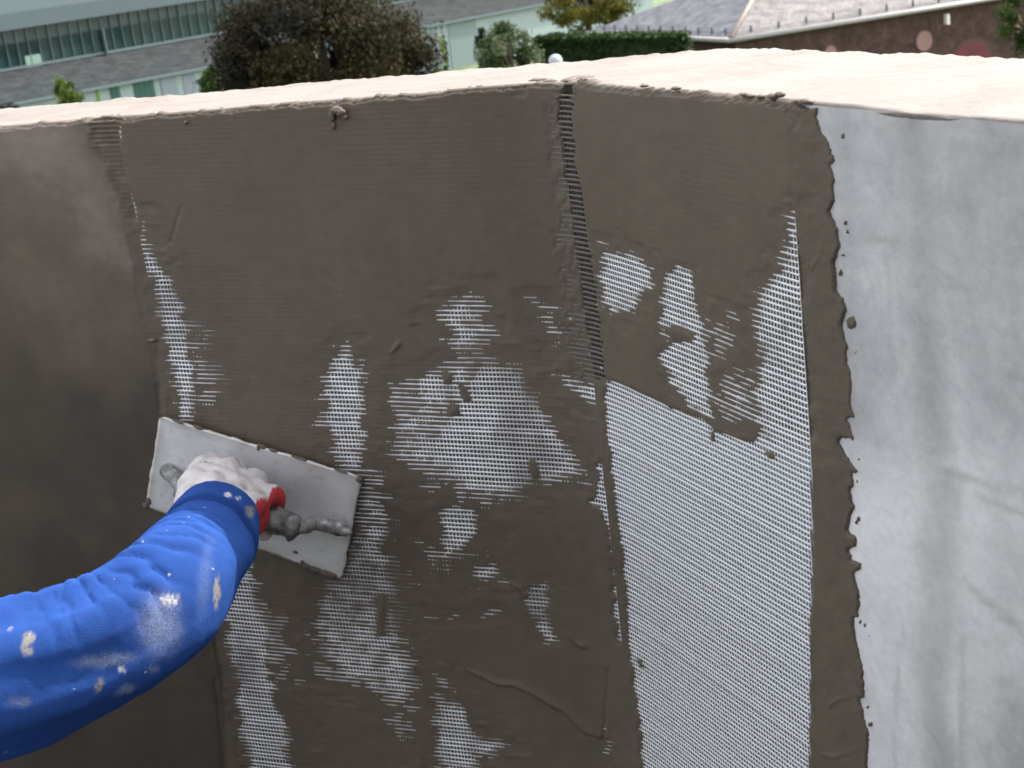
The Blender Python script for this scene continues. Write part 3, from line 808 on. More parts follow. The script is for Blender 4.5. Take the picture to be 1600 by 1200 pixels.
# crumbs of mortar along the rim
def rim_pt(u, w, h): return c00 * (1 - u) * (1 - w) + c10 * u * (1 - w) + c11 * u * w + c01 * (1 - u) * w + TN * h
tax = (TX, TY, TN)
lm = [(rim_pt(u, w, 0.001), (ra, rb_, 0.0022), tax) for u, w, ra, rb_ in ((0.52, -0.005, 0.004, 0.003), (0.50, 0.01, 0.002, 0.005), (0.57, 0.0, 0.005, 0.002), (0.10, 0.0, 0.009, 0.002), (0.2, 0.0, 0.006, 0.002), (0.82, 1.0, 0.006, 0.004), (0.87, 0.995, 0.010, 0.003), (0.93, 1.0, 0.012, 0.004), (0.80, 0.985, 0.003, 0.004), (0.01, 0.93, 0.003, 0.005), (0.0, 0.99, 0.004, 0.004), (0.45, 0.99, 0.012, 0.003), (0.5, 1.0, 0.008, 0.003), (0.995, 0.03, 0.004, 0.004), (0.76, 0.90, 0.003, 0.002), (0.70, 0.0, 0.010, 0.0015), (0.9, 0.0, 0.008, 0.0015))]
lump('mortar_crumb', lm, tr, seed=12)
# feet, tang and grip
def T3(a, u, w): return bc + TX * a + TY * u + TN * w
footR = on_plane(524, 822, P_b + N1 * (BOFF + 0.004), N1); footL = on_plane(268, 738, P_b + N1 * (BOFF + 0.004), N1)
aR, uR = (footR - bc) @ TX, (footR - bc) @ TY; aL, uL = (footL - bc) @ TX, (footL - bc) @ TY
HW, HU = 0.044, 0.007                      # grip axis: stand-off and lift
gL, gR = -0.068, 0.084
MB().tube([T3(aR + 0.008, uR - 0.001, 0.003), T3(aR, uR, 0.008), T3(aR - 0.014, uR + 0.001, 0.012), T3(aR - 0.024, uR + 0.002, 0.018), T3(gR + 0.004, HU, 0.034), T3(gR - 0.006, HU, HW), T3(gR - 0.02, HU, HW)],
          [0.006, 0.0085, 0.008, 0.0075, 0.008, 0.008, 0.007], 14)\
    .build('tang', m_tang, None, True)
tang = bpy.data.objects['tang']; adopt(tang, tr)
t2 = MB().tube([T3(aL - 0.006, uL, 0.002), T3(aL, uL, 0.007), T3(aL + 0.014, uL + 0.001, 0.016), T3(gL - 0.006, HU, 0.036), T3(gL + 0.004, HU, HW), T3(gL + 0.02, HU, HW)],
               [0.010, 0.009, 0.008, 0.008, 0.008, 0.007], 14).build('tang', m_tang, None, True); adopt(t2, tr)
lump('mortar_crumb', [(footR + TN * 0.003 + TX * 0.004, (0.016, 0.008, 0.006), tax), (footR + TN * 0.006 - TX * 0.010, (0.010, 0.006, 0.005), tax), (footL + TN * 0.001, (0.012, 0.008, 0.004), tax)], tr, seed=15, amp=0.5, mat_=m_tang)
gp = []; gr = []
for i, t in enumerate(np.linspace(0, 1, 30)):
    gp.append(T3(gL + (gR - gL) * t, HU, HW)); gr.append(0.0185 * (0.72 + 0.28 * math.sin(math.pi * min(1, t * 1.15)) ** 0.7) * (1 if t < 0.9 else 1.12) * math.sqrt(max(0.05, 1 - max(0, (t - 0.93) / 0.07) ** 2 * 0.85)))
gb = MB().tube(gp, gr, 28)
gv = np.array(gb.v); gax = T3(0, HU, HW)
d_ = gv - gax; rad_ = d_ - np.outer(d_ @ TX, TX); aa = d_ @ TX; th = np.arctan2(rad_ @ TN, rad_ @ TY)
gb.v = list(gv + rad_ * (0.30 * fbm(aa * 110, th * 2.2, 211, 3) * smooth(0.03, 0.055, aa) + 0.05 * fbm(aa * 60, th * 2, 213))[:, None])
adopt(gb.build('handle', m_grip, None, True), tr)

# ================================================================== the plasterer
SH = at_depth(-330, 1100, 1.40)
person = thing('person', 'plasterer reaching in from the left in a mortar-spattered blue sleeve pressing the trowel', 'person', (SH[0] - 0.2, SH[1] - 0.05, -1.5))

m_blue, nt, b_ = nt_mat('blue_sweat_cloth')
v = coords(nt); n1 = noise(nt, v, 9, 4); n2 = noise(nt, v, 900, 2, 0.6)
c = ramp(nt, n1, [(0.3, (0.020, 0.056, 0.215)), (0.7, (0.029, 0.083, 0.30))]).outputs[0]
sp = N(nt, 'ShaderNodeAttribute', attribute_name='splash').outputs['Fac']
c = mix(nt, c, (0.62, 0.60, 0.57), math_n(nt, 'MULTIPLY', sp, ramp(nt, noise(nt, v, 260, 4, 0.7), [(0.42, (0.25,) * 3), (0.6, (1,) * 3)]).outputs[0]))
dst = N(nt, 'ShaderNodeAttribute', attribute_name='dust').outputs['Fac']
c = mix(nt, c, (0.40, 0.45, 0.52), math_n(nt, 'MULTIPLY', dst, ramp(nt, noise(nt, v, 650, 4, 0.75), [(0.36, (0.12,) * 3), (0.64, (0.9,) * 3)]).outputs[0]))
fl = ramp(nt, noise(nt, v, 75, 2, 0.5), [(0.74, (0,) * 3), (0.78, (0.7,) * 3)]).outputs[0]
c = mix(nt, c, (0.55, 0.54, 0.52), fl)
tan = N(nt, 'ShaderNodeAttribute', attribute_name='crust').outputs['Fac']
c = mix(nt, c, (0.27, 0.245, 0.205), math_n(nt, 'MULTIPLY', tan, ramp(nt, noise(nt, v, 180, 4, 0.7), [(0.36, (0.1,) * 3), (0.52, (1,) * 3)]).outputs[0]))
nt.links.new(c, b_.inputs['Base Color']); b_.inputs['Roughness'].default_value = 0.85
b_.inputs['Specular IOR Level'].default_value = 0.03; b_.inputs['Diffuse Roughness'].default_value = 0.8
n3 = noise(nt, v, 260, 4, 0.7)
bump(nt, b_, math_n(nt, 'ADD', math_n(nt, 'ADD', n2, n3), math_n(nt, 'MULTIPLY', tan, 1.0)), 0.4, 0.0012)

def catmull(P, n):
    P = np.asarray(P, float); m = len(P)
    t = np.linspace(0, m - 1, n); i = np.clip(t.astype(int), 0, m - 2); f = (t - i)[:, None]
    p0 = P[np.maximum(i - 1, 0)]; p1 = P[i]; p2 = P[i + 1]; p3 = P[np.minimum(i + 2, m - 1)]
    return 0.5 * (2 * p1 + (p2 - p0) * f + (2 * p0 - 5 * p1 + 4 * p2 - p3) * f ** 2 + (-p0 + 3 * p1 - 3 * p2 + p3) * f ** 3)

# px centre, depth, radius in px
ARM = [(-330, 1100, 1.40, 135), (-150, 1082, 1.39, 130), (0, 1058, 1.385, 124), (100, 1027, 1.39, 108), (190, 985, 1.405, 101), (258, 933, 1.44, 98), (297, 886, 1.505, 85), (321, 850, 1.57, 73), (332, 827, 1.61, 66), (337, 814, 1.635, 61)]
pts = np.array([at_depth(x, y, d) for x, y, d, r in ARM]); rad = np.array([r * d / FPX for x, y, d, r in ARM])
NR, NS = 260, 120
cp = catmull(pts, NR); cr_ = catmull(np.stack([rad, rad, rad], 1), NR)[:, 0]
tt = np.linspace(0, len(ARM) - 1, NR)
tang_ = np.gradient(cp, axis=0); tang_ /= np.linalg.norm(tang_, axis=1)[:, None]
view = np.array([unit(CAM - p) for p in cp])
side_ = np.cross(tang_, view); side_ /= np.linalg.norm(side_, axis=1)[:, None]    # across the arm as seen
fr_ = np.cross(side_, tang_)
ang = np.linspace(0, 2 * math.pi, NS, endpoint=False)
A_, T_ = np.meshgrid(ang, tt)
# angle 0: across (side_), pi/2: towards the viewer.  find which side is up / left in the picture
up_sign = 1 if (side_[NR // 2] @ _U) > 0 else -1
c_up = np.cos(A_) * up_sign; c_fr = np.sin(A_)
arc = np.concatenate([[0], np.cumsum(np.linalg.norm(np.diff(cp, axis=0), axis=1))])[:, None] + 0 * A_
disp = 0.0020 * fbm(arc * 13, A_ * 1.2 + 5, 221) + 0.0011 * fbm(arc * 60, A_ * 3.0, 223, 4)
def crease(per, skew, seed, warp=1.0):
    """soft rolls with sharp valleys between them, irregular in spacing and length"""
    p = arc / per + skew * A_ + warp * fbm(arc * 18, A_ * 0.9, seed) * 1.1
    r = np.abs(np.sin(math.pi * p)) ** 0.55
    return (r - 0.75) * smooth(-0.35, 0.35, fbm(np.floor(p) * 0.71 + 0.3, A_ * 1.3 + seed, seed + 1, 2) + 0.12)
dcw = c_up * 0.86 + c_fr * 0.5
disp += np.exp(-((T_ - 4.7) / 1.15) ** 2) * smooth(0.15, 0.85, dcw) * 0.0080 * crease(0.019, 0.22, 225)
disp += np.exp(-((T_ - 6.2) / 0.8) ** 2) * smooth(-0.2, 0.6, dcw) * 0.0050 * crease(0.013, -0.12, 235)
disp += np.exp(-((T_ - 2.5) / 0.7) ** 2) * smooth(0.2, 0.9, c_up) * 0.0065 * crease(0.045, 0.1, 245)
# long drape folds pulled from the elbow along the upper arm
dr = np.sin(A_ * 6.0 + T_ * 0.9 + 1.6 * fbm(arc * 9, A_, 229))
disp += np.exp(-((T_ - 3.2) / 1.3) ** 2) * smooth(-0.5, 0.3, c_fr) * 0.0034 * np.sign(dr) * np.abs(dr) ** 0.7
disp += np.exp(-((T_ - 6.4) / 1.1) ** 2) * smooth(0.6, -0.4, dcw) * 0.0030 * np.sin(A_ * 4 + T_ * 1.8 + fbm(arc * 12, A_, 237) * 2)
# folded-back cuff
cuff = smooth(7.28, 7.34, T_ + 0.10 * np.sin(A_ + 0.5))
disp += cuff * 0.0042 - np.exp(-((T_ + 0.10 * np.sin(A_ + 0.5) - 7.24) / 0.10) ** 2) * 0.0045
disp -= smooth(8.75, 9.0, T_) * 0.004
R_ = cr_[:, None] + disp
SV = cp[:, None] + side_[:, None] * (np.cos(A_) * R_)[..., None] + fr_[:, None] * (np.sin(A_) * R_)[..., None]
# turn the sleeve end inwards so the opening has thickness
inner = []
for k, (f, back_) in enumerate(((0.93, 0.0), (0.86, 0.004), (0.84, 0.02))):
    c_in = cp[-1] - tang_[-1] * back_
    inner.append(c_in + (SV[-1] - cp[-1]) * f)
SVf = np.concatenate([SV, np.stack(inner)])
nR = SVf.shape[0]
i = np.arange(nR - 1)[:, None] * NS; j = np.arange(NS)[None]
qs = np.stack([i + j, i + (j + 1) % NS, i + NS + (j + 1) % NS, i + NS + j], -1).reshape(-1, 4)
me = mesh_np('sleeve', SVf.reshape(-1, 3), qs)
sx, sy = project(SVf.reshape(-1, 3))
facing = np.concatenate([np.sin(A_), np.ones((3, NS)) * -1]).ravel() > -0.2
w1 = fbm(sx / 9, sy / 9, 231, 3) * 5; w2 = fbm(sx / 9, sy / 9, 233, 3) * 5
def blob(cx, cy, rx, ry, soft=0.35, rot=0.0):
    dx = sx - cx + w1; dy = sy - cy + w2; c_, s_ = math.cos(rot), math.sin(rot)
    return smooth(1 + soft, 1 - soft, np.hypot((dx * c_ + dy * s_) / rx, (-dx * s_ + dy * c_) / ry)) * facing
splash = np.maximum.reduce([blob(264, 937, 15, 9, 0.3), blob(190, 1044, 7, 4, .3), blob(355, 748 + 25, 6, 3), blob(48, 998, 5, 6), blob(17, 986, 3, 3), blob(49, 1030, 3, 2), blob(372, 776, 5, 3)])
dust = np.maximum.reduce([blob(250, 975, 28, 40, 0.8) * 0.7, blob(165, 1032, 42, 9, 0.7, -0.1) * 0.65, blob(320, 905, 10, 50, 0.8, 0.1) * 0.22, blob(196, 1078, 14, 6, .6, -.3) * .6, blob(240, 1045, 8, 5) * .5])
crust = np.maximum.reduce([blob(43, 1007, 9, 17, 0.3), blob(155, 1071, 7, 10, 0.35, 0.5), blob(340, 924, 5, 26, 0.4, 0.08), blob(390, 800, 7, 8, .4), blob(30, 1096, 16, 7, .8) * .4])
add_float(me, 'splash', splash); add_float(me, 'dust', dust); add_float(me, 'crust', crust)
sleeve = adopt(new_obj('sleeve', me, m_blue), person)

# glove: palm, four curled fingers and thumb grown together
def HP(a, u, w): return bc + TX * (a + 0.004) + TY * (u + HU + 0.002) + TN * (w + HW)
wr = at_depth(338, 800, 1.645); awr, uwr, wwr = [(wr - HP(0, 0, 0)) @ t for t in (TX, TY, TN)]
gm_ = MB()
def cap_tube(P, r, n=14, seg=16):
    c_ = catmull(P, n); rr = catmull(np.stack([r, r, r], 1), n)[:, 0]
    t0 = unit(c_[1] - c_[0]); t1 = unit(c_[-1] - c_[-2])
    pre = [(c_[0] - t0 * rr[0] * k, rr[0] * math.sqrt(max(0.0004, 1 - k * k))) for k in (0.98, 0.8, 0.45)]
    post = [(c_[-1] + t1 * rr[-1] * k, rr[-1] * math.sqrt(max(0.0004, 1 - k * k))) for k in (0.45, 0.8, 0.98)]
    gm_.tube([p for p, _ in pre] + list(c_) + [p for p, _ in post], [x for _, x in pre] + list(rr) + [x for _, x in post], seg)
# metacarpals fan from wrist to knuckles, thick overlapping tubes
kn = [(-0.037, 0.039, 0.027), (-0.013, 0.042, 0.029), (0.012, 0.037, 0.027), (0.035, 0.027, 0.024)]
for i_, (a, u, w) in enumerate(kn):
    st = (awr + (i_ - 1.5) * 0.017, uwr + 0.002, wwr + 0.004)
    cap_tube([HP(*st), HP((st[0] + a) / 2, (st[1] + u) / 2 + 0.007, (st[2] + w) / 2 + 0.005), HP(a, u, w)], np.array([0.021, 0.0185, 0.0145]))
cap_tube([HP(awr, uwr, wwr + 0.03), HP(awr, uwr, wwr), HP(0, 0.004, 0.034)], np.array([0.033, 0.034, 0.022]))
fl_ = [1.0, 1.08, 1.03, 0.86]
for i_, (a, u, w) in enumerate(kn):
    L_ = fl_[i_]; r0 = (0.0128, 0.013, 0.0126, 0.0118)[i_]; sp_ = (i_ - 1.5) * 0.002
    cap_tube([HP(a, u, w), HP(a + sp_, u + 0.003 * L_, w - 0.020), HP(a + sp_ * 1.5, u - 0.006, w - 0.040 * L_), HP(a + sp_, u - 0.030 * L_, w - 0.050 * L_), HP(a + sp_ * .5, u - 0.052 * L_, w - 0.042), HP(a, u - 0.060 * L_, w - 0.026)],
             np.array([r0 * 1.1, r0, r0 * 1.04, r0 * 0.95, r0 * 0.93, r0 * 0.82]), 22)
cap_tube([HP(-0.034, -0.004, wwr - 0.02), HP(-0.046, -0.012, 0.024), HP(-0.036, -0.026, 0.010), HP(-0.016, -0.033, 0.006), HP(0.004, -0.034, 0.004)], np.array([0.018, 0.016, 0.0145, 0.0135, 0.012]), 20)
cap_tube([HP(-0.036, 0.041, 0.027), HP(-0.012, 0.044, 0.029), HP(0.012, 0.040, 0.028), HP(0.032, 0.031, 0.026)], np.array([0.0150, 0.0155, 0.0155, 0.0142]))
cap_tube([HP(-0.034, 0.030, 0.040), HP(0.0, 0.036, 0.043), HP(0.030, 0.028, 0.040)], np.array([0.0165, 0.018, 0.016]))
cap_tube([HP(-0.037, 0.042, 0.008), HP(-0.012, 0.045, 0.009), HP(0.012, 0.040, 0.008), HP(0.034, 0.030, 0.008)], np.array([0.0128, 0.0130, 0.0128, 0.0120]))
# heel of the hand below the little finger
cap_tube([HP(awr + 0.024, uwr + 0.004, wwr - 0.008), HP(0.034, 0.004, 0.030), HP(0.037, 0.016, 0.024)], np.array([0.018, 0.016, 0.0145]))
tmp = bpy.data.objects.new('glove', gm_.mesh('glove', True)); COL.objects.link(tmp)
md = tmp.modifiers.new('r', 'REMESH'); md.mode = 'VOXEL'; md.voxel_size = 0.0017
md = tmp.modifiers.new('s', 'SMOOTH'); md.iterations = 16; md.factor = 0.5
dg = bpy.context.evaluated_depsgraph_get(); dg.update()
ev = bpy.data.meshes.new_from_object(tmp.evaluated_get(dg))
bpy.data.objects.remove(tmp); ev.name = 'glove'
n = len(ev.vertices); co_ = np.empty(n * 3, np.float32); ev.vertices.foreach_get('co', co_); co_ = co_.reshape(-1, 3).astype(float)
rel = co_ - HP(0, 0, 0); ga, gu, gw = rel @ TX, rel @ TY, rel @ TN
nrm = np.empty(n * 3, np.float32); ev.vertices.foreach_get('normal', nrm); nrm = nrm.reshape(-1, 3)
# slack cloth wrinkles
co_ = co_ + nrm * (0.0010 * fbm(ga * 90, gu * 70 + gw * 60, 241) + 0.0008 * np.sin(ga * 160 + gw * 240 + 3 * fbm(ga * 40, gw * 40, 243)) * smooth(0.035, 0.055, gw))[:, None]
ev.vertices.foreach_set('co', co_.astype(np.float32).ravel()); ev.update()
ev.polygons.foreach_set('use_smooth', np.ones(len(ev.polygons), bool))
zig = 0.0028 * np.abs(((gu * 260 + gw * 120) % 2) - 1) + 0.002 * fbm(ga * 80, gw * 80, 245)
red = smooth(-0.0012, 0.0012, (ga - 0.0440) - zig + 0.10 * np.clip(0.030 - gw, -0.03, 0.03) * 1.0)
red = red * smooth(-0.024, -0.020, gu + zig * 0.6)
red = np.maximum(red, smooth(0.0, 0.004, (-gw - 0.038) - zig))           # fingertips and palm side are dipped
add_float(ev, 'dip', red)
m_glove, nt, b_ = nt_mat('knit_glove_red_dip')
v = coords(nt); n1 = noise(nt, v, 40, 4, 0.6); n2 = noise(nt, v, 1200, 2, 0.5)
c = ramp(nt, n1, [(0.32, (0.36, 0.32, 0.30)), (0.46, (0.57, 0.53, 0.52)), (0.7, (0.66, 0.62, 0.62))]).outputs[0]
rd = ramp(nt, n1, [(0.3, (0.34, 0.018, 0.022)), (0.7, (0.55, 0.03, 0.035))]).outputs[0]
dp = N(nt, 'ShaderNodeAttribute', attribute_name='dip').outputs['Fac']
spk = ramp(nt, noise(nt, v, 85, 3, 0.6), [(0.66, (0,) * 3), (0.74, (0.75,) * 3)]).outputs[0]
c = mix(nt, c, rd, dp); c = mix(nt, c, (0.16, 0.14, 0.125), spk)
nt.links.new(c, b_.inputs['Base Color']); b_.inputs['Roughness'].default_value = 0.7
bump(nt, b_, n2, 0.4, 0.0008)
adopt(new_obj('glove', ev, m_glove), person)

# kneeling body beside the camera, outside the frame (skin-modifier figure)
m_skin = simple('skin', (0.42, 0.26, 0.18), 0.55, var=0.08)
bx, by = SH[0] - 0.20, SH[1] + 0.10
sk_v = [(bx, by - 0.10, -0.95), (bx, by - 0.06, -0.75), (bx, by, -0.56), (bx + 0.02, by + 0.03, -0.43), (bx + 0.03, by + 0.05, -0.33), (bx + 0.04, by + 0.06, -0.20),
        (bx + 0.17, by + 0.08, -0.53), tuple(at_depth(-100, 1075, 1.39)), tuple(at_depth(200, 975, 1.41)), tuple(at_depth(262, 925, 1.45)), tuple(at_depth(318, 830, 1.59)), tuple(wr),
        (bx - 0.20, by - 0.04, -0.55), (bx - 0.27, by - 0.02, -0.78), (bx - 0.20, by + 0.18, -0.92),
        (bx + 0.10, by - 0.08, -1.0), (bx + 0.13, by + 0.24, -1.40), (bx + 0.12, by - 0.16, -1.44), (bx + 0.12, by - 0.26, -1.42),
        (bx - 0.10, by - 0.08, -1.0), (bx - 0.14, by + 0.24, -1.40), (bx - 0.12, by - 0.16, -1.44), (bx - 0.12, by - 0.26, -1.42)]
sk_e = [(0, 1), (1, 2), (2, 3), (3, 4), (4, 5), (2, 6), (6, 7), (7, 8), (8, 9), (9, 10), (10, 11), (2, 12), (12, 13), (13, 14), (0, 15), (15, 16), (16, 17), (17, 18), (0, 19), (19, 20), (20, 21), (21, 22)]
sk_r = [0.20, 0.20, 0.19, 0.06, 0.065, 0.095, 0.06, 0.045, 0.042, 0.04, 0.034, 0.026, 0.06, 0.045, 0.035, 0.09, 0.06, 0.05, 0.04, 0.09, 0.06, 0.05, 0.04]
bm_ = bpy.data.meshes.new('body'); bm_.from_pydata([tuple(map(float, p)) for p in sk_v], sk_e, [])
tmp = bpy.data.objects.new('body_tmp', bm_); COL.objects.link(tmp)
tmp.modifiers.new('k', 'SKIN'); sd_ = tmp.modifiers.new('u', 'SUBSURF'); sd_.levels = 2
for k, r in enumerate(sk_r): bm_.skin_vertices[0].data[k].radius = (r, r); bm_.skin_vertices[0].data[k].use_root = (k == 0)
dg = bpy.context.evaluated_depsgraph_get(); dg.update()
ev = bpy.data.meshes.new_from_object(tmp.evaluated_get(dg)); bpy.data.objects.remove(tmp); ev.name = 'body'
ev.polygons.foreach_set('use_smooth', np.ones(len(ev.polygons), bool))
m_work = simple('dark_work_clothes', (0.03, 0.05, 0.10), 0.8, var=0.2, scale=20)
ev.materials.clear(); ev.materials.append(m_work); ev.materials.append(m_skin)
for p in ev.polygons:
    if p.center.z > -0.42 and p.center.x < SH[0]: p.material_index = 1
adopt(new_obj('body', ev), person)

# ================================================================== background
exec_bg = True
HZ = lambda x: -59 - 0.1237 * x
def horiz_dir(x, y):
    d = ray(x, y); d = d.copy(); d[2] = 0; return unit(d)

m_glass = simple('tinted_glass', (0.012, 0.030, 0.030), 0.12, 0.0, var=0.5, scale=0.5)
m_glass2 = simple('glass_reflection', (0.022, 0.036, 0.036), 0.25, 0.0, var=0.3, scale=0.6)  # reflection in the upper panes put in as a paler tint
m_mull = simple('aluminium', (0.06, 0.085, 0.085), 0.45, 0.3, var=0.1)
m_fascia = simple('fascia_metal', (0.055, 0.080, 0.088), 0.5, 0.1, var=0.08)
m_fascia2 = simple('upper_cladding', (0.088, 0.118, 0.125), 0.5, 0.1, var=0.06)
m_white = simple('white_cladding', (0.20, 0.255, 0.245), 0.6, var=0.06)
m_panel = simple('grey_blue_panel', (0.15, 0.175, 0.20), 0.6, var=0.06)
m_lime = simple('lime_panel', (0.10, 0.17, 0.02), 0.6, var=0.1)
m_green_glass = simple('green_window_glass', (0.03, 0.085, 0.07), 0.15, var=0.3)
m_paleg = simple('pale_green_reflection', (0.14, 0.22, 0.18), 0.5, var=0.08)

def slate_mat(name, cols, sx, sy):
    m, nt, b = nt_mat(name)
    v = coords(nt, attr='uvm')
    br = nt.nodes.new('ShaderNodeTexBrick'); nt.links.new(v, br.inputs['Vector'])
    br.inputs['Scale'].default_value = 1.0; br.inputs['Brick Width'].default_value = sx; br.inputs['Row Height'].default_value = sy
    br.inputs['Mortar Size'].default_value = sy * 0.06; br.inputs['Color1'].default_value = (*cols[0], 1); br.inputs['Color2'].default_value = (*cols[1], 1); br.inputs['Mortar'].default_value = (*cols[2], 1)
    n = noise(nt, v, 1.3, 6, 0.7, 0.5)
    c = mix(nt, br.outputs[0], ramp(nt, n, [(0.3, (0.55, 0.55, 0.55)), (0.5, (0.95, 0.95, 0.95)), (0.72, (1.4, 1.38, 1.35))]).outputs[0], 1.0, 'MULTIPLY')
    nt.links.new(c, b.inputs['Base Color']); b.inputs['Roughness'].default_value = 0.85; b.inputs['Specular IOR Level'].default_value = 0.15
    bump(nt, b, math_n(nt, 'ADD', br.outputs['Fac'], math_n(nt, 'MULTIPLY', n, -1.5)), 0.6, 0.08)
    return m
m_stone_roof = slate_mat('rough_stone_roof', ((0.016, 0.020, 0.021), (0.028, 0.033, 0.034), (0.010, 0.012, 0.013)), 0.9, 0.35)
m_slate = slate_mat('grey_slate', ((0.085, 0.089, 0.102), (0.10, 0.105, 0.116), (0.068, 0.071, 0.08)), 0.45, 0.30)
m_slate2 = slate_mat('pale_slate', ((0.135, 0.125, 0.123), (0.16, 0.15, 0.146), (0.11, 0.10, 0.098)), 0.45, 0.30)  # paler slate for the right-hand roof slope
m_brick = slate_mat('red_brick', ((0.062, 0.036, 0.031), (0.088, 0.050, 0.043), (0.07, 0.058, 0.053)), 0.24, 0.08)

def quad_uv(name, P, du, dv, mat, parent):
    """a thin slab panel with metric coordinates; P: 4 corners, du / dv unit axes"""
    P = [np.asarray(p, float) for p in P]; nrm_ = unit(np.cross(P[1] - P[0], P[3] - P[0]))
    vb = P + [p - nrm_ * 0.12 for p in P]
    me = bpy.data.meshes.new(name)
    me.from_pydata([tuple(p) for p in vb], [], [(0, 1, 2, 3), (7, 6, 5, 4), (0, 4, 5, 1), (1, 5, 6, 2), (2, 6, 7, 3), (3, 7, 4, 0)])
    add_vec(me, 'uvm', np.array([[(p - P[0]) @ du, (p - P[0]) @ dv, 0] for p in vb]))
    o = new_obj(name, me, mat); adopt(o, parent); return o

# ---- long glass-fronted building
GD = horiz_dir(3500, -492)                     # along the facade, to the right
GN = np.array([GD[1], -GD[0], 0.0])            # towards the viewer
if GN @ -ray(300, 100) < 0: GN = -GN
G0 = at_depth(0, 162, 112.0)
gb_ = thing('glass_building', 'long modern building with a glass upper storey above a rough grey stone roof', 'building', (G0[0], G0[1], GROUND_Z))
def f1(x, y, back=0.0):
    P = on_plane(x, y, G0 - GN * back, GN); return (P - G0) @ GD, P[2]
def gp_(a, z, out=0.0): return np.array([*(G0 + GD * a + GN * out)[:2], z])
a0 = f1(-120, 170)[0]; a1 = f1(960, 20)[0] + 6
zE = G0[2]
SET = 4.2
zG0 = f1(0, 112, SET)[1]; zG1 = f1(0, 49, SET)[1]; zF1 = f1(0, 23, SET - 0.5)[1]; zT = zF1 + 4.5
def gbox(name, a_0, a_1, z0, z1, o0, o1, mat):
    c = (gp_(a_0, z0, o0) + gp_(a_1, z1, o1)) / 2
    o = MB().box(c, GD * (a_1 - a_0) / 2, GN * (o1 - o0) / 2, (0, 0, (z1 - z0) / 2)).build(name, mat); adopt(o, gb_); return o
gbox('wall', a0, a1, GROUND_Z, zE - 0.05, -0.4, 0.0, m_white)
quad_uv('stone_roof', [gp_(a0, zE, 0.35), gp_(a1, zE, 0.35), gp_(a1, zG0, -SET), gp_(a0, zG0, -SET)], GD, unit(gp_(0, zG0, -SET) - gp_(0, zE, 0.35)), m_stone_roof, gb_)
gbox('eave_trim', a0, a1, zE - 0.28, zE - 0.04, 0.0, 0.42, m_fascia2)
gbox('sill_trim', a0, a1, zG0 - 0.02, zG0 + 0.16, -SET + 0.02, -SET + 0.22, m_fascia2)
gbox('interior', a0, a1, GROUND_Z, zG1, -SET - 3, -SET - 2.5, simple('dark_interior', (0.03, 0.03, 0.028), 0.9))
gbox('fascia', a0, a1, zG1, zF1, -SET - 3, -SET + 0.5, m_fascia)
gbox('upper_cladding', a0, a1, zF1 + 0.003, zT, -SET - 3, -SET + 0.42, m_fascia2)
step = abs(f1(160, 60, SET)[0] - f1(144, 62, SET)[0])
zmid = zG0 + (zG1 - zG0) * 0.64
def pane_mesh(name, w, hgt, mat):
    me = MB().box((0, 0, 0), GD * w / 2, GN * 0.02, (0, 0, hgt / 2)).mesh(name); me.materials.append(mat); return me
pm = pane_mesh('window_pane', step * 0.93, zmid - zG0 - 0.2, m_glass); pm2 = pane_mesh('upper_pane', step * 0.93, zG1 - zmid - 0.03, m_glass2)
npan = int((f1(760, -10, SET)[0] - a0) / step)
mull = MB()
for i_ in range(npan):
    a = a0 + (i_ + 0.5) * step
    for me_, nm, z in ((pm, 'window_pane', (zmid + zG0 + 0.16) / 2), (pm2, 'upper_pane', (zG1 + zmid) / 2)):
        o = new_obj(nm, me_); o.location = Vector(gp_(a, z, -SET + 0.03 + 0.03 * random.uniform(-1, 1))) - Vector(gb_.location)
        o.parent = gb_; o.rotation_euler.z = random.uniform(-0.03, 0.03)
    mull.box(gp_(a + step / 2, (zG0 + zG1) / 2, -SET + 0.08), GD * 0.035, GN * 0.09, (0, 0, (zG1 - zG0) / 2 - 0.01))
mo = mull.build('mullion', m_mull); adopt(mo, gb_); mo['kind'] = 'stuff'
# pale panel painted as a reflection low in one bay, white column, dim open bays
def face_rect(name, x0, y0, x1, y1, mat, out0, out1, back=0.0):
    aa0, z1 = f1(x0, y0, back); aa1, z0 = f1(x1, y1, back)
    return gbox(name, aa0, aa1, z0, z1, out0 - back, out1 - back, mat)
face_rect('pane_reflection', 37, 88, 66, 106, m_paleg, 0.1, 0.16, SET)
face_rect('column', 157, 45, 163, 84, m_fascia2, 0.2, 0.5, SET)
# lower storey: windows, lime panels, blue-grey panel
face_rect('lime_panel', 149, 141, 160, 175, m_lime, 0.0, 0.06)
for x0, y0, x1, y1, np_ in ((171, 137, 192, 172, 2), (207, 127, 246, 168, 4)):
    fr = face_rect('window', x0 - 1, y0 - 1, x1 + 1, y1 + 1, m_mull, 0.0, 0.05)
    aa0, z1 = f1(x0, y0); aa1, z0 = f1(x1, y1)
    for k in range(np_):
        w = (aa1 - aa0) / np_
        o = MB().box((gp_(aa0 + (k + .5) * w, z0, 0.06) + gp_(aa0 + (k + .5) * w, z1, 0.06)) / 2, GD * (w / 2 - 0.04), GN * 0.02, (0, 0, (z1 - z0) / 2 - 0.05)).build('pane', m_green_glass)
        adopt(o, fr)
        o.matrix_parent_inverse = Matrix.Identity(4); o.location = (0, 0, 0)
face_rect('wall_panel', 249, 122, 282, 165, m_panel, 0.0, 0.08)
face_rect('wall_panel', 284, 118, 312, 165, m_panel, 0.0, 0.05)
face_rect('lime_panel', 687, 57, 701, 115, m_lime, 0.0, 0.06)
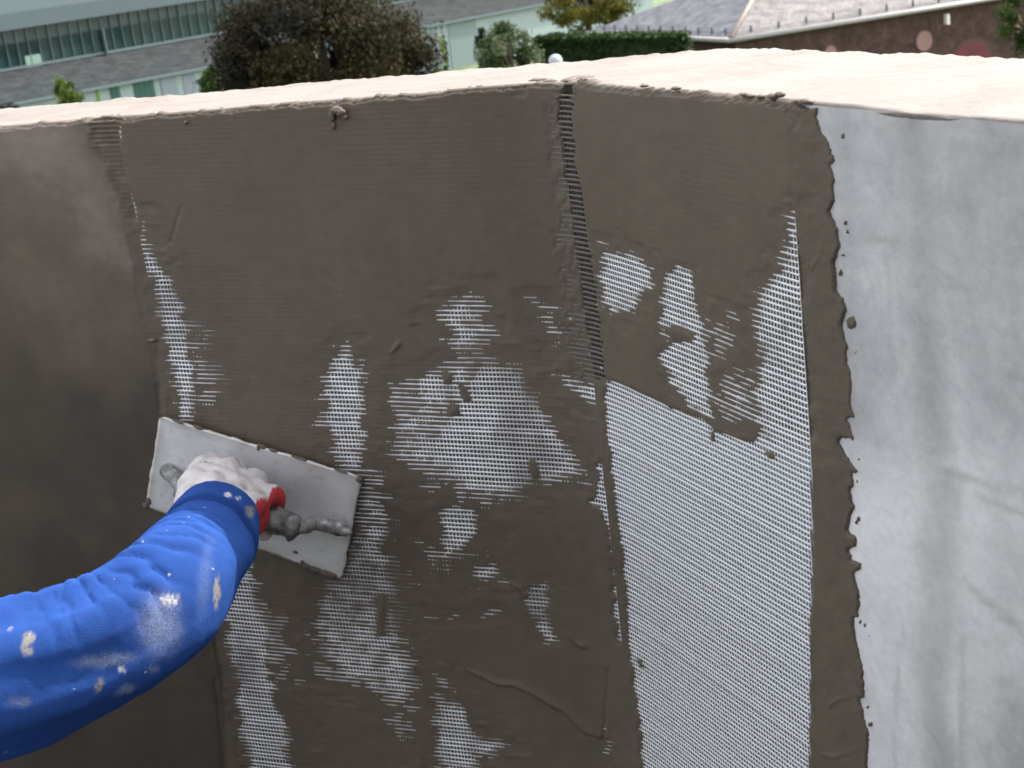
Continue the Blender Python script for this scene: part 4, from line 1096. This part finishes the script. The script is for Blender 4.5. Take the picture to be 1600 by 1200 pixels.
# corrugated white panels
aa0 = f1(702, 60)[0]; aa1 = f1(748, 60)[0]; aL0 = f1(655, 60)[0]; aL1 = f1(686, 60)[0]
cor = MB()
for lo_, hi_ in ((aa0, aa1), (aL0, aL1)):
    k = lo_ + 0.06
    while k < hi_ - 0.06:
        cor.box(gp_(k, (zE - 0.3 + GROUND_Z) / 2, 0.04), GD * 0.07, GN * 0.05, (0, 0, (zE - 0.3 - GROUND_Z) / 2)); k += 0.24
co2 = cor.build('corrugated_cladding', m_white); adopt(co2, gb_); co2['kind'] = 'stuff'

# ---- brick hall with hipped slate roof
B0 = at_depth(1143, 60, 80.0)
DR = horiz_dir(8470, -1105); DL = -horiz_dir(-389, -11) * -1.0
if DL[0] > 0 : DL = -DL
bh = thing('brick_hall', 'old dark red brick hall with a hipped grey slate roof and round wall plaques', 'building', (B0[0], B0[1], GROUND_Z))
zB = B0[2]
NRt = np.array([DR[1], -DR[0], 0.0]); NLt = np.array([DL[1], -DL[0], 0.0])
if NRt @ -ray(1300, 50) < 0: NRt = -NRt
if NLt @ DR > 0: NLt = -NLt
LR = 32.0
pl = on_plane(917, 47, B0, NLt); LLn = (pl - B0) @ DL
def bp(r, l, z): return np.array([*(B0 + DR * r + DL * l)[:2], z])
# hip: choose the rise so that its line passes the pixel where it leaves the frame
best = None
for pitch in np.linspace(0.3, 1.6, 131):
    xx, yy = project(bp(4, 4, zB + 4 * pitch)); x0_, y0_ = project(bp(0, 0, zB))
    xt = x0_ + (xx - x0_) * (0 - y0_) / (yy - y0_)
    if best is None or abs(xt - 1177) < best[0]: best = (abs(xt - 1177), pitch)
RP = best[1]
hw = LLn / 2
def add_wall(name, P0, P1, z0, z1, mat, off):
    d = unit(P1 - P0); return quad_uv(name, [np.array([*P0[:2], z0]), np.array([*P1[:2], z0]), np.array([*P1[:2], z1]), np.array([*P0[:2], z1])], d, np.array([0, 0, 1.0]), mat, bh)
IN = 0.45
add_wall('wall', bp(IN, IN, 0), bp(LR, IN, 0), GROUND_Z, zB - 0.03, m_brick, 0)
add_wall('wall', bp(IN, LLn - IN, 0), bp(IN, IN + 0.13, 0), GROUND_Z, zB - 0.03, m_brick, 0)
up = zB + hw * RP
quad_uv('slate_roof', [bp(0, 0, zB), bp(LR, 0, zB), bp(LR, hw, up), bp(hw, hw, up)], DR, unit(bp(0, 1, RP) - bp(0, 0, 0)), m_slate2, bh)
quad_uv('slate_roof', [bp(0, LLn, zB), bp(0, 0, zB), bp(hw, hw, up), bp(hw, hw + 0.01, up)], -DL, unit(bp(1, 0, RP) - bp(0, 0, 0)), m_slate, bh)
m_lead = simple('pale_gutter', (0.33, 0.31, 0.295), 0.5, 0.2, var=0.1)
m_hip = simple('hip_tiles', (0.24, 0.19, 0.16), 0.7, var=0.2, scale=3)
for nm, p0, p1 in (('gutter', bp(-0.05, 0, zB - 0.10), bp(LR, -0.06, zB - 0.10)), ('gutter', bp(-0.06, 0, zB - 0.10), bp(-0.05, LLn, zB - 0.10))):
    adopt(MB().tube([p0, (p0 + p1) / 2, p1], 0.13, 8).build(nm, m_lead, None, True), bh)
adopt(MB().tube([bp(0, 0, zB + 0.06), bp(hw / 2, hw / 2, (zB + up) / 2 + 0.06), bp(hw, hw, up + 0.06)], 0.12, 8).build('hip_tile', m_hip, None, True), bh)
m_iron = simple('snow_guard_iron', (0.10, 0.11, 0.12), 0.6, 0.3)
rail = MB(); 
def guard_me(ax):
    return MB().box((0, 0, 0.16), ax * 0.05, np.cross(ax, Z3) * 0.04, (0, 0, 0.20)).mesh('snow_guard')
gme = guard_me(DL); gme.materials.append(m_iron)
sp_l = LLn / 12.0
for k in range(1, 12):
    o = new_obj('snow_guard', gme); o.parent = bh; o.location = Vector(bp(0.3, k * sp_l - 0.3, zB + 0.3 * RP)) - Vector(bh.location)
gme2 = guard_me(DR); gme2.materials.append(m_iron)
sp_r = abs((on_plane(1265, 31, B0, NRt) - on_plane(1222, 38, B0, NRt)) @ DR)
r0 = (on_plane(1222, 38, B0, NRt) - B0) @ DR
for k in range(-1, 12):
    o = new_obj('snow_guard', gme2); o.parent = bh; o.location = Vector(bp(r0 + k * sp_r, 0.3, zB + 0.3 * RP)) - Vector(bh.location)
for p0, p1 in ((bp(0.3, 0.2, zB + 0.3 * RP + 0.12), bp(0.3, LLn - 0.3, zB + 0.3 * RP + 0.12)), (bp(0.4, 0.3, zB + 0.3 * RP + 0.12), bp(LR, 0.3, zB + 0.3 * RP + 0.12))):
    adopt(MB().tube([p0, (p0 + p1) / 2, p1], 0.025, 6).build('snow_rail', m_iron), bh)
WF = bp(0, IN, 0)
def wf(x, y):
    P = on_plane(x, y, WF, NRt); return P
def disc(name, x, y, rpx, rpy, mat, out=0.06, arc_=(0, 2 * math.pi), n_=28, drop=0):
    c_ = wf(x, y); rx = np.linalg.norm(wf(x + rpx, y) - c_); ry = np.linalg.norm(wf(x, y + rpy) - c_)
    P = [c_ + DR * rx * math.cos(t) + Z3 * ry * math.sin(t) for t in np.linspace(arc_[0], arc_[1], n_, endpoint=(arc_[1] - arc_[0] < 6))]
    if drop: P = [P[0] - Z3 * drop] + P + [P[-1] - Z3 * drop]
    P = P if np.cross(P[1] - P[0], P[2] - P[1]) @ NRt > 0 else P[::-1]
    o = MB().prism(P, NRt * out).build(name, mat); adopt(o, bh); return o
m_plaque = simple('pink_render', (0.23, 0.13, 0.118), 0.8, var=0.12, scale=1.0)
m_ring = simple('dark_brick_ring', (0.07, 0.035, 0.03), 0.8, var=0.2, scale=2)
m_oxred = simple('oxblood_paint', (0.10, 0.010, 0.016), 0.55, var=0.25, scale=1.5)
for x, y, r in ((1443, 64, 12), (1297, 83, 9), (1583, 38, 14)):
    disc('plaque_ring', x, y, r + 2.2, r * 1.3 + 2.2, m_ring, 0.05); disc('round_plaque', x, y, r, r * 1.3, m_plaque, 0.09)
disc('door_arch', 1518, 92, 32, 32, m_ring, 0.05, (0, math.pi), 24, 3.0); disc('arched_door', 1518, 93, 27, 28, m_oxred, 0.08, (0, math.pi), 24, 3.0)
c_ = wf(1477, 30); adopt(MB().box(c_ + NRt * 0.15, DR * 0.09, NRt * 0.15, (0, 0, 0.28)).build('wall_lamp', simple('lamp_white', (0.7, 0.66, 0.58), 0.4)), bh)

# ---- leafy things
m_leaf = leaf_mat('leaves'); m_bark = simple('bark', (0.09, 0.07, 0.055), 0.9, var=0.3, scale=4, bmp=0.5)
def foliage(name, centre, radii, n, leaf, cols, seed, lobes=40, parent=None, shape=None, inner=0.35):
    r_ = np.random.default_rng(seed); centre = np.asarray(centre, float); radii = np.asarray(radii, float)
    d = r_.normal(size=(lobes, 3)); d /= np.linalg.norm(d, axis=1)[:, None]
    rr = r_.uniform(0.55, 0.92, lobes)[:, None]
    lc = d * rr; ls = r_.uniform(0.16, 0.30, lobes)
    lcol = r_.uniform(0, 1, lobes)
    k = r_.integers(0, lobes, n)
    p = lc[k] + np.clip(r_.normal(size=(n, 3)), -1.9, 1.9) * ls[k][:, None] * 0.56
    if shape == 'box':
        p = r_.uniform(-1, 1, (n, 3)); f = r_.integers(0, 3, n); sgn = r_.choice([-1, 1], n); p[np.arange(n), f] = sgn * r_.uniform(0.86, 1.02, n); kcol = r_.uniform(0, 1, n)
    else:
        kcol = lcol[k]
    pos = centre + p * radii
    nr_ = p + r_.normal(size=(n, 3)) * 0.7; nr_ /= np.linalg.norm(nr_, axis=1)[:, None] + 1e-9
    t1 = np.cross(nr_, r_.normal(size=(n, 3))); t1 /= np.linalg.norm(t1, axis=1)[:, None] + 1e-9
    t2 = np.cross(nr_, t1)
    sz = leaf * r_.uniform(0.6, 1.35, n)[:, None]
    vv = np.stack([pos - t1 * sz, pos - t2 * sz * 0.5 , pos + t1 * sz, pos + t2 * sz * 0.5], 1).reshape(-1, 3)
    me = mesh_np(name, vv, np.arange(n * 4).reshape(-1, 4), False)
    cols = np.asarray(cols, float)
    x = np.clip(kcol + r_.normal(size=n) * 0.22, 0, 0.999) * (len(cols) - 1); i0 = x.astype(int); f = (x - i0)[:, None]
    c = (cols[i0] * (1 - f) + cols[np.minimum(i0 + 1, len(cols) - 1)] * f) * r_.uniform(0.7, 1.3, n)[:, None]
    add_color(me, 'tint', np.repeat(c, 4, axis=0))
    return me, centre + lc * radii
def tree(name, label, px, py, depth, rx_px, ry_px, n, leaf, cols, seed, cat='tree', group=None, lobes=45, ry_depth=None):
    c = at_depth(px, py, depth); k = depth / FPX
    root = thing(name, label, cat, (c[0], c[1], GROUND_Z), group)
    R3 = (rx_px * k, (ry_depth or rx_px) * k, ry_px * k)
    me, lc = foliage('crown', c, R3, n, leaf, cols, seed, lobes)
    adopt(new_obj('crown', me, m_leaf), root)
    r_ = np.random.default_rng(seed + 1)
    tw = MB(); h = c[2] - GROUND_Z; base = np.array([c[0], c[1], GROUND_Z]); r0_ = max(0.05, R3[0] * 0.09)
    tw.tube([base, base + Z3 * h * 0.4 + r_.normal(size=3) * 0.1 * R3[0] * [1, 1, 0], c - Z3 * R3[2] * 0.3, c + Z3 * R3[2] * 0.4], [r0_ * 1.3, r0_, r0_ * 0.75, r0_ * 0.2], 10)
    for q_ in lc[:14]:
        st = base + Z3 * max(0.3, (h - R3[2] * 0.7)) + (c - base) * 0; st = np.array([c[0], c[1], max(GROUND_Z + 0.2 * h, c[2] - R3[2] * 0.6)])
        tw.tube([st, (st + q_) / 2 + Z3 * R3[2] * 0.1, q_], [r0_ * 0.5, r0_ * 0.3, r0_ * 0.1], 6)
    adopt(tw.build('trunk', m_bark, None, True), root)
    return root
tree('copper_beech', 'broad dark copper-leaved tree in front of the glass building', 506, 96, 78, 178, 124, 80000, 0.11,
     [(0.008, 0.008, 0.006), (0.013, 0.011, 0.007), (0.021, 0.016, 0.008), (0.022, 0.022, 0.008), (0.036, 0.027, 0.010)], 3, lobes=70)
tree('leafy_shrub', 'bright green shrub at the left foot of the dark copper tree', 342, 128, 84, 34, 30, 5000, 0.09,
     [(0.025, 0.048, 0.010), (0.045, 0.08, 0.016), (0.08, 0.115, 0.025)], 5, 'shrub', 'leafy shrubs beyond the parapet', lobes=24)
tree('leafy_shrub', 'small yellow-green shrub standing before the white lower wall at far left', 112, 146, 90, 27, 30, 4000, 0.09,
     [(0.035, 0.058, 0.010), (0.065, 0.10, 0.02), (0.11, 0.14, 0.032)], 7, 'shrub', 'leafy shrubs beyond the parapet', lobes=20)
tree('leafy_shrub', 'low dark shrub at the far left end of the coping', 14, 168, 70, 16, 9, 500, 0.09,
     [(0.03, 0.04, 0.035), (0.06, 0.07, 0.07)], 8, 'shrub', 'leafy shrubs beyond the parapet', lobes=10)
tree('small_tree', 'small light green tree between the white cladding and the clipped hedge', 795, 84, 72, 52, 50, 9000, 0.085,
     [(0.022, 0.038, 0.013), (0.04, 0.062, 0.02), (0.075, 0.10, 0.045), (0.15, 0.17, 0.10)], 9, lobes=34)
tree('small_conifer', 'narrow dark evergreen at the right end of the white cladding', 755, 78, 73.5, 13, 38, 4000, 0.09,
     [(0.015, 0.03, 0.018), (0.03, 0.05, 0.025)], 10, lobes=18)
tree('yellow_tree', 'yellow-green tree behind the left end of the slate roof', 915, 8, 108, 72, 48, 12000, 0.12,
     [(0.05, 0.06, 0.010), (0.09, 0.09, 0.015), (0.13, 0.105, 0.018), (0.04, 0.05, 0.014)], 13, lobes=36)
tree('leafy_tree', 'green tree at the right edge before the brick wall', 1612, 30, 60, 58, 48, 9000, 0.075,
     [(0.013, 0.026, 0.006), (0.026, 0.045, 0.010), (0.045, 0.062, 0.015)], 15, lobes=36)
tree('leafy_shrub', 'small green shrub at the right foot of the dark copper tree', 690, 113, 76, 18, 10, 900, 0.08,
     [(0.03, 0.05, 0.02), (0.07, 0.10, 0.03)], 17, 'shrub', 'leafy shrubs beyond the parapet', lobes=12)
# clipped hedge, running parallel to the hall's left side
h0 = at_depth(846, 56, 84.0); h1 = at_depth(1064, 66, 76.0)
hc = (h0 + h1) / 2; hd = unit((h1 - h0) * [1, 1, 0]); hn = np.array([hd[1], -hd[0], 0])
hedge = thing('clipped_hedge', 'tall clipped dark green hedge below the slate roof', 'hedge', (hc[0], hc[1], GROUND_Z))
ztop = h0[2]; hl = np.linalg.norm((h1 - h0)[:2]) / 2
me, _ = foliage('foliage', (0, 0, 0), (1, 1, 1), 26000, 0.12, [(0.010, 0.024, 0.006), (0.018, 0.038, 0.009), (0.034, 0.056, 0.015)], 19, shape='box')
cc = np.empty(len(me.vertices) * 3, np.float32); me.vertices.foreach_get('co', cc); cc = cc.reshape(-1, 4, 3)
ctr = cc.mean(1, keepdims=True); loc_ = (cc - ctr)
zc = (ztop + GROUND_Z) / 2; hz_ = (ztop - GROUND_Z) / 2
newc = np.array([hc[0], hc[1], zc]) + ctr[..., 0:1] * hd * hl + ctr[..., 1:2] * hn * 0.8 + ctr[..., 2:3] * Z3 * hz_ + loc_
me.vertices.foreach_set('co', newc.astype(np.float32).ravel()); me.update()
adopt(new_obj('foliage', me, m_leaf), hedge)
adopt(MB().box((hc[0], hc[1], zc), hd * hl * 0.97, hn * 0.66, (0, 0, hz_ * 0.985)).build('inner_branches', simple('hedge_core', (0.012, 0.022, 0.008), 0.9)), hedge)

# ---- pale dome peeping over the parapet: globe lamp on a post
lc_ = at_depth(868, 96, 30.0); rr_ = 11.0 * 30 / FPX
lamp = thing('globe_lamp', 'small round white globe just showing over the parapet by the hedge', 'lamp', (lc_[0], lc_[1], GROUND_Z))
bmx = bmesh.new(); bmesh.ops.create_uvsphere(bmx, u_segments=28, v_segments=18, radius=rr_)
me = bpy.data.meshes.new('globe'); bmx.to_mesh(me); bmx.free(); me.transform(Matrix.Translation(Vector(lc_)))
me.polygons.foreach_set('use_smooth', [True] * len(me.polygons))
adopt(new_obj('globe', me, simple('opal_glass', (0.28, 0.29, 0.33), 0.3, var=0.05)), lamp)
adopt(MB().tube([(lc_[0], lc_[1], GROUND_Z), (lc_[0], lc_[1], (GROUND_Z + lc_[2]) / 2), (lc_[0], lc_[1], lc_[2] - rr_ * 0.9)], [0.06, 0.05, 0.045], 12).build('post', simple('painted_post', (0.25, 0.27, 0.28), 0.5)), lamp)
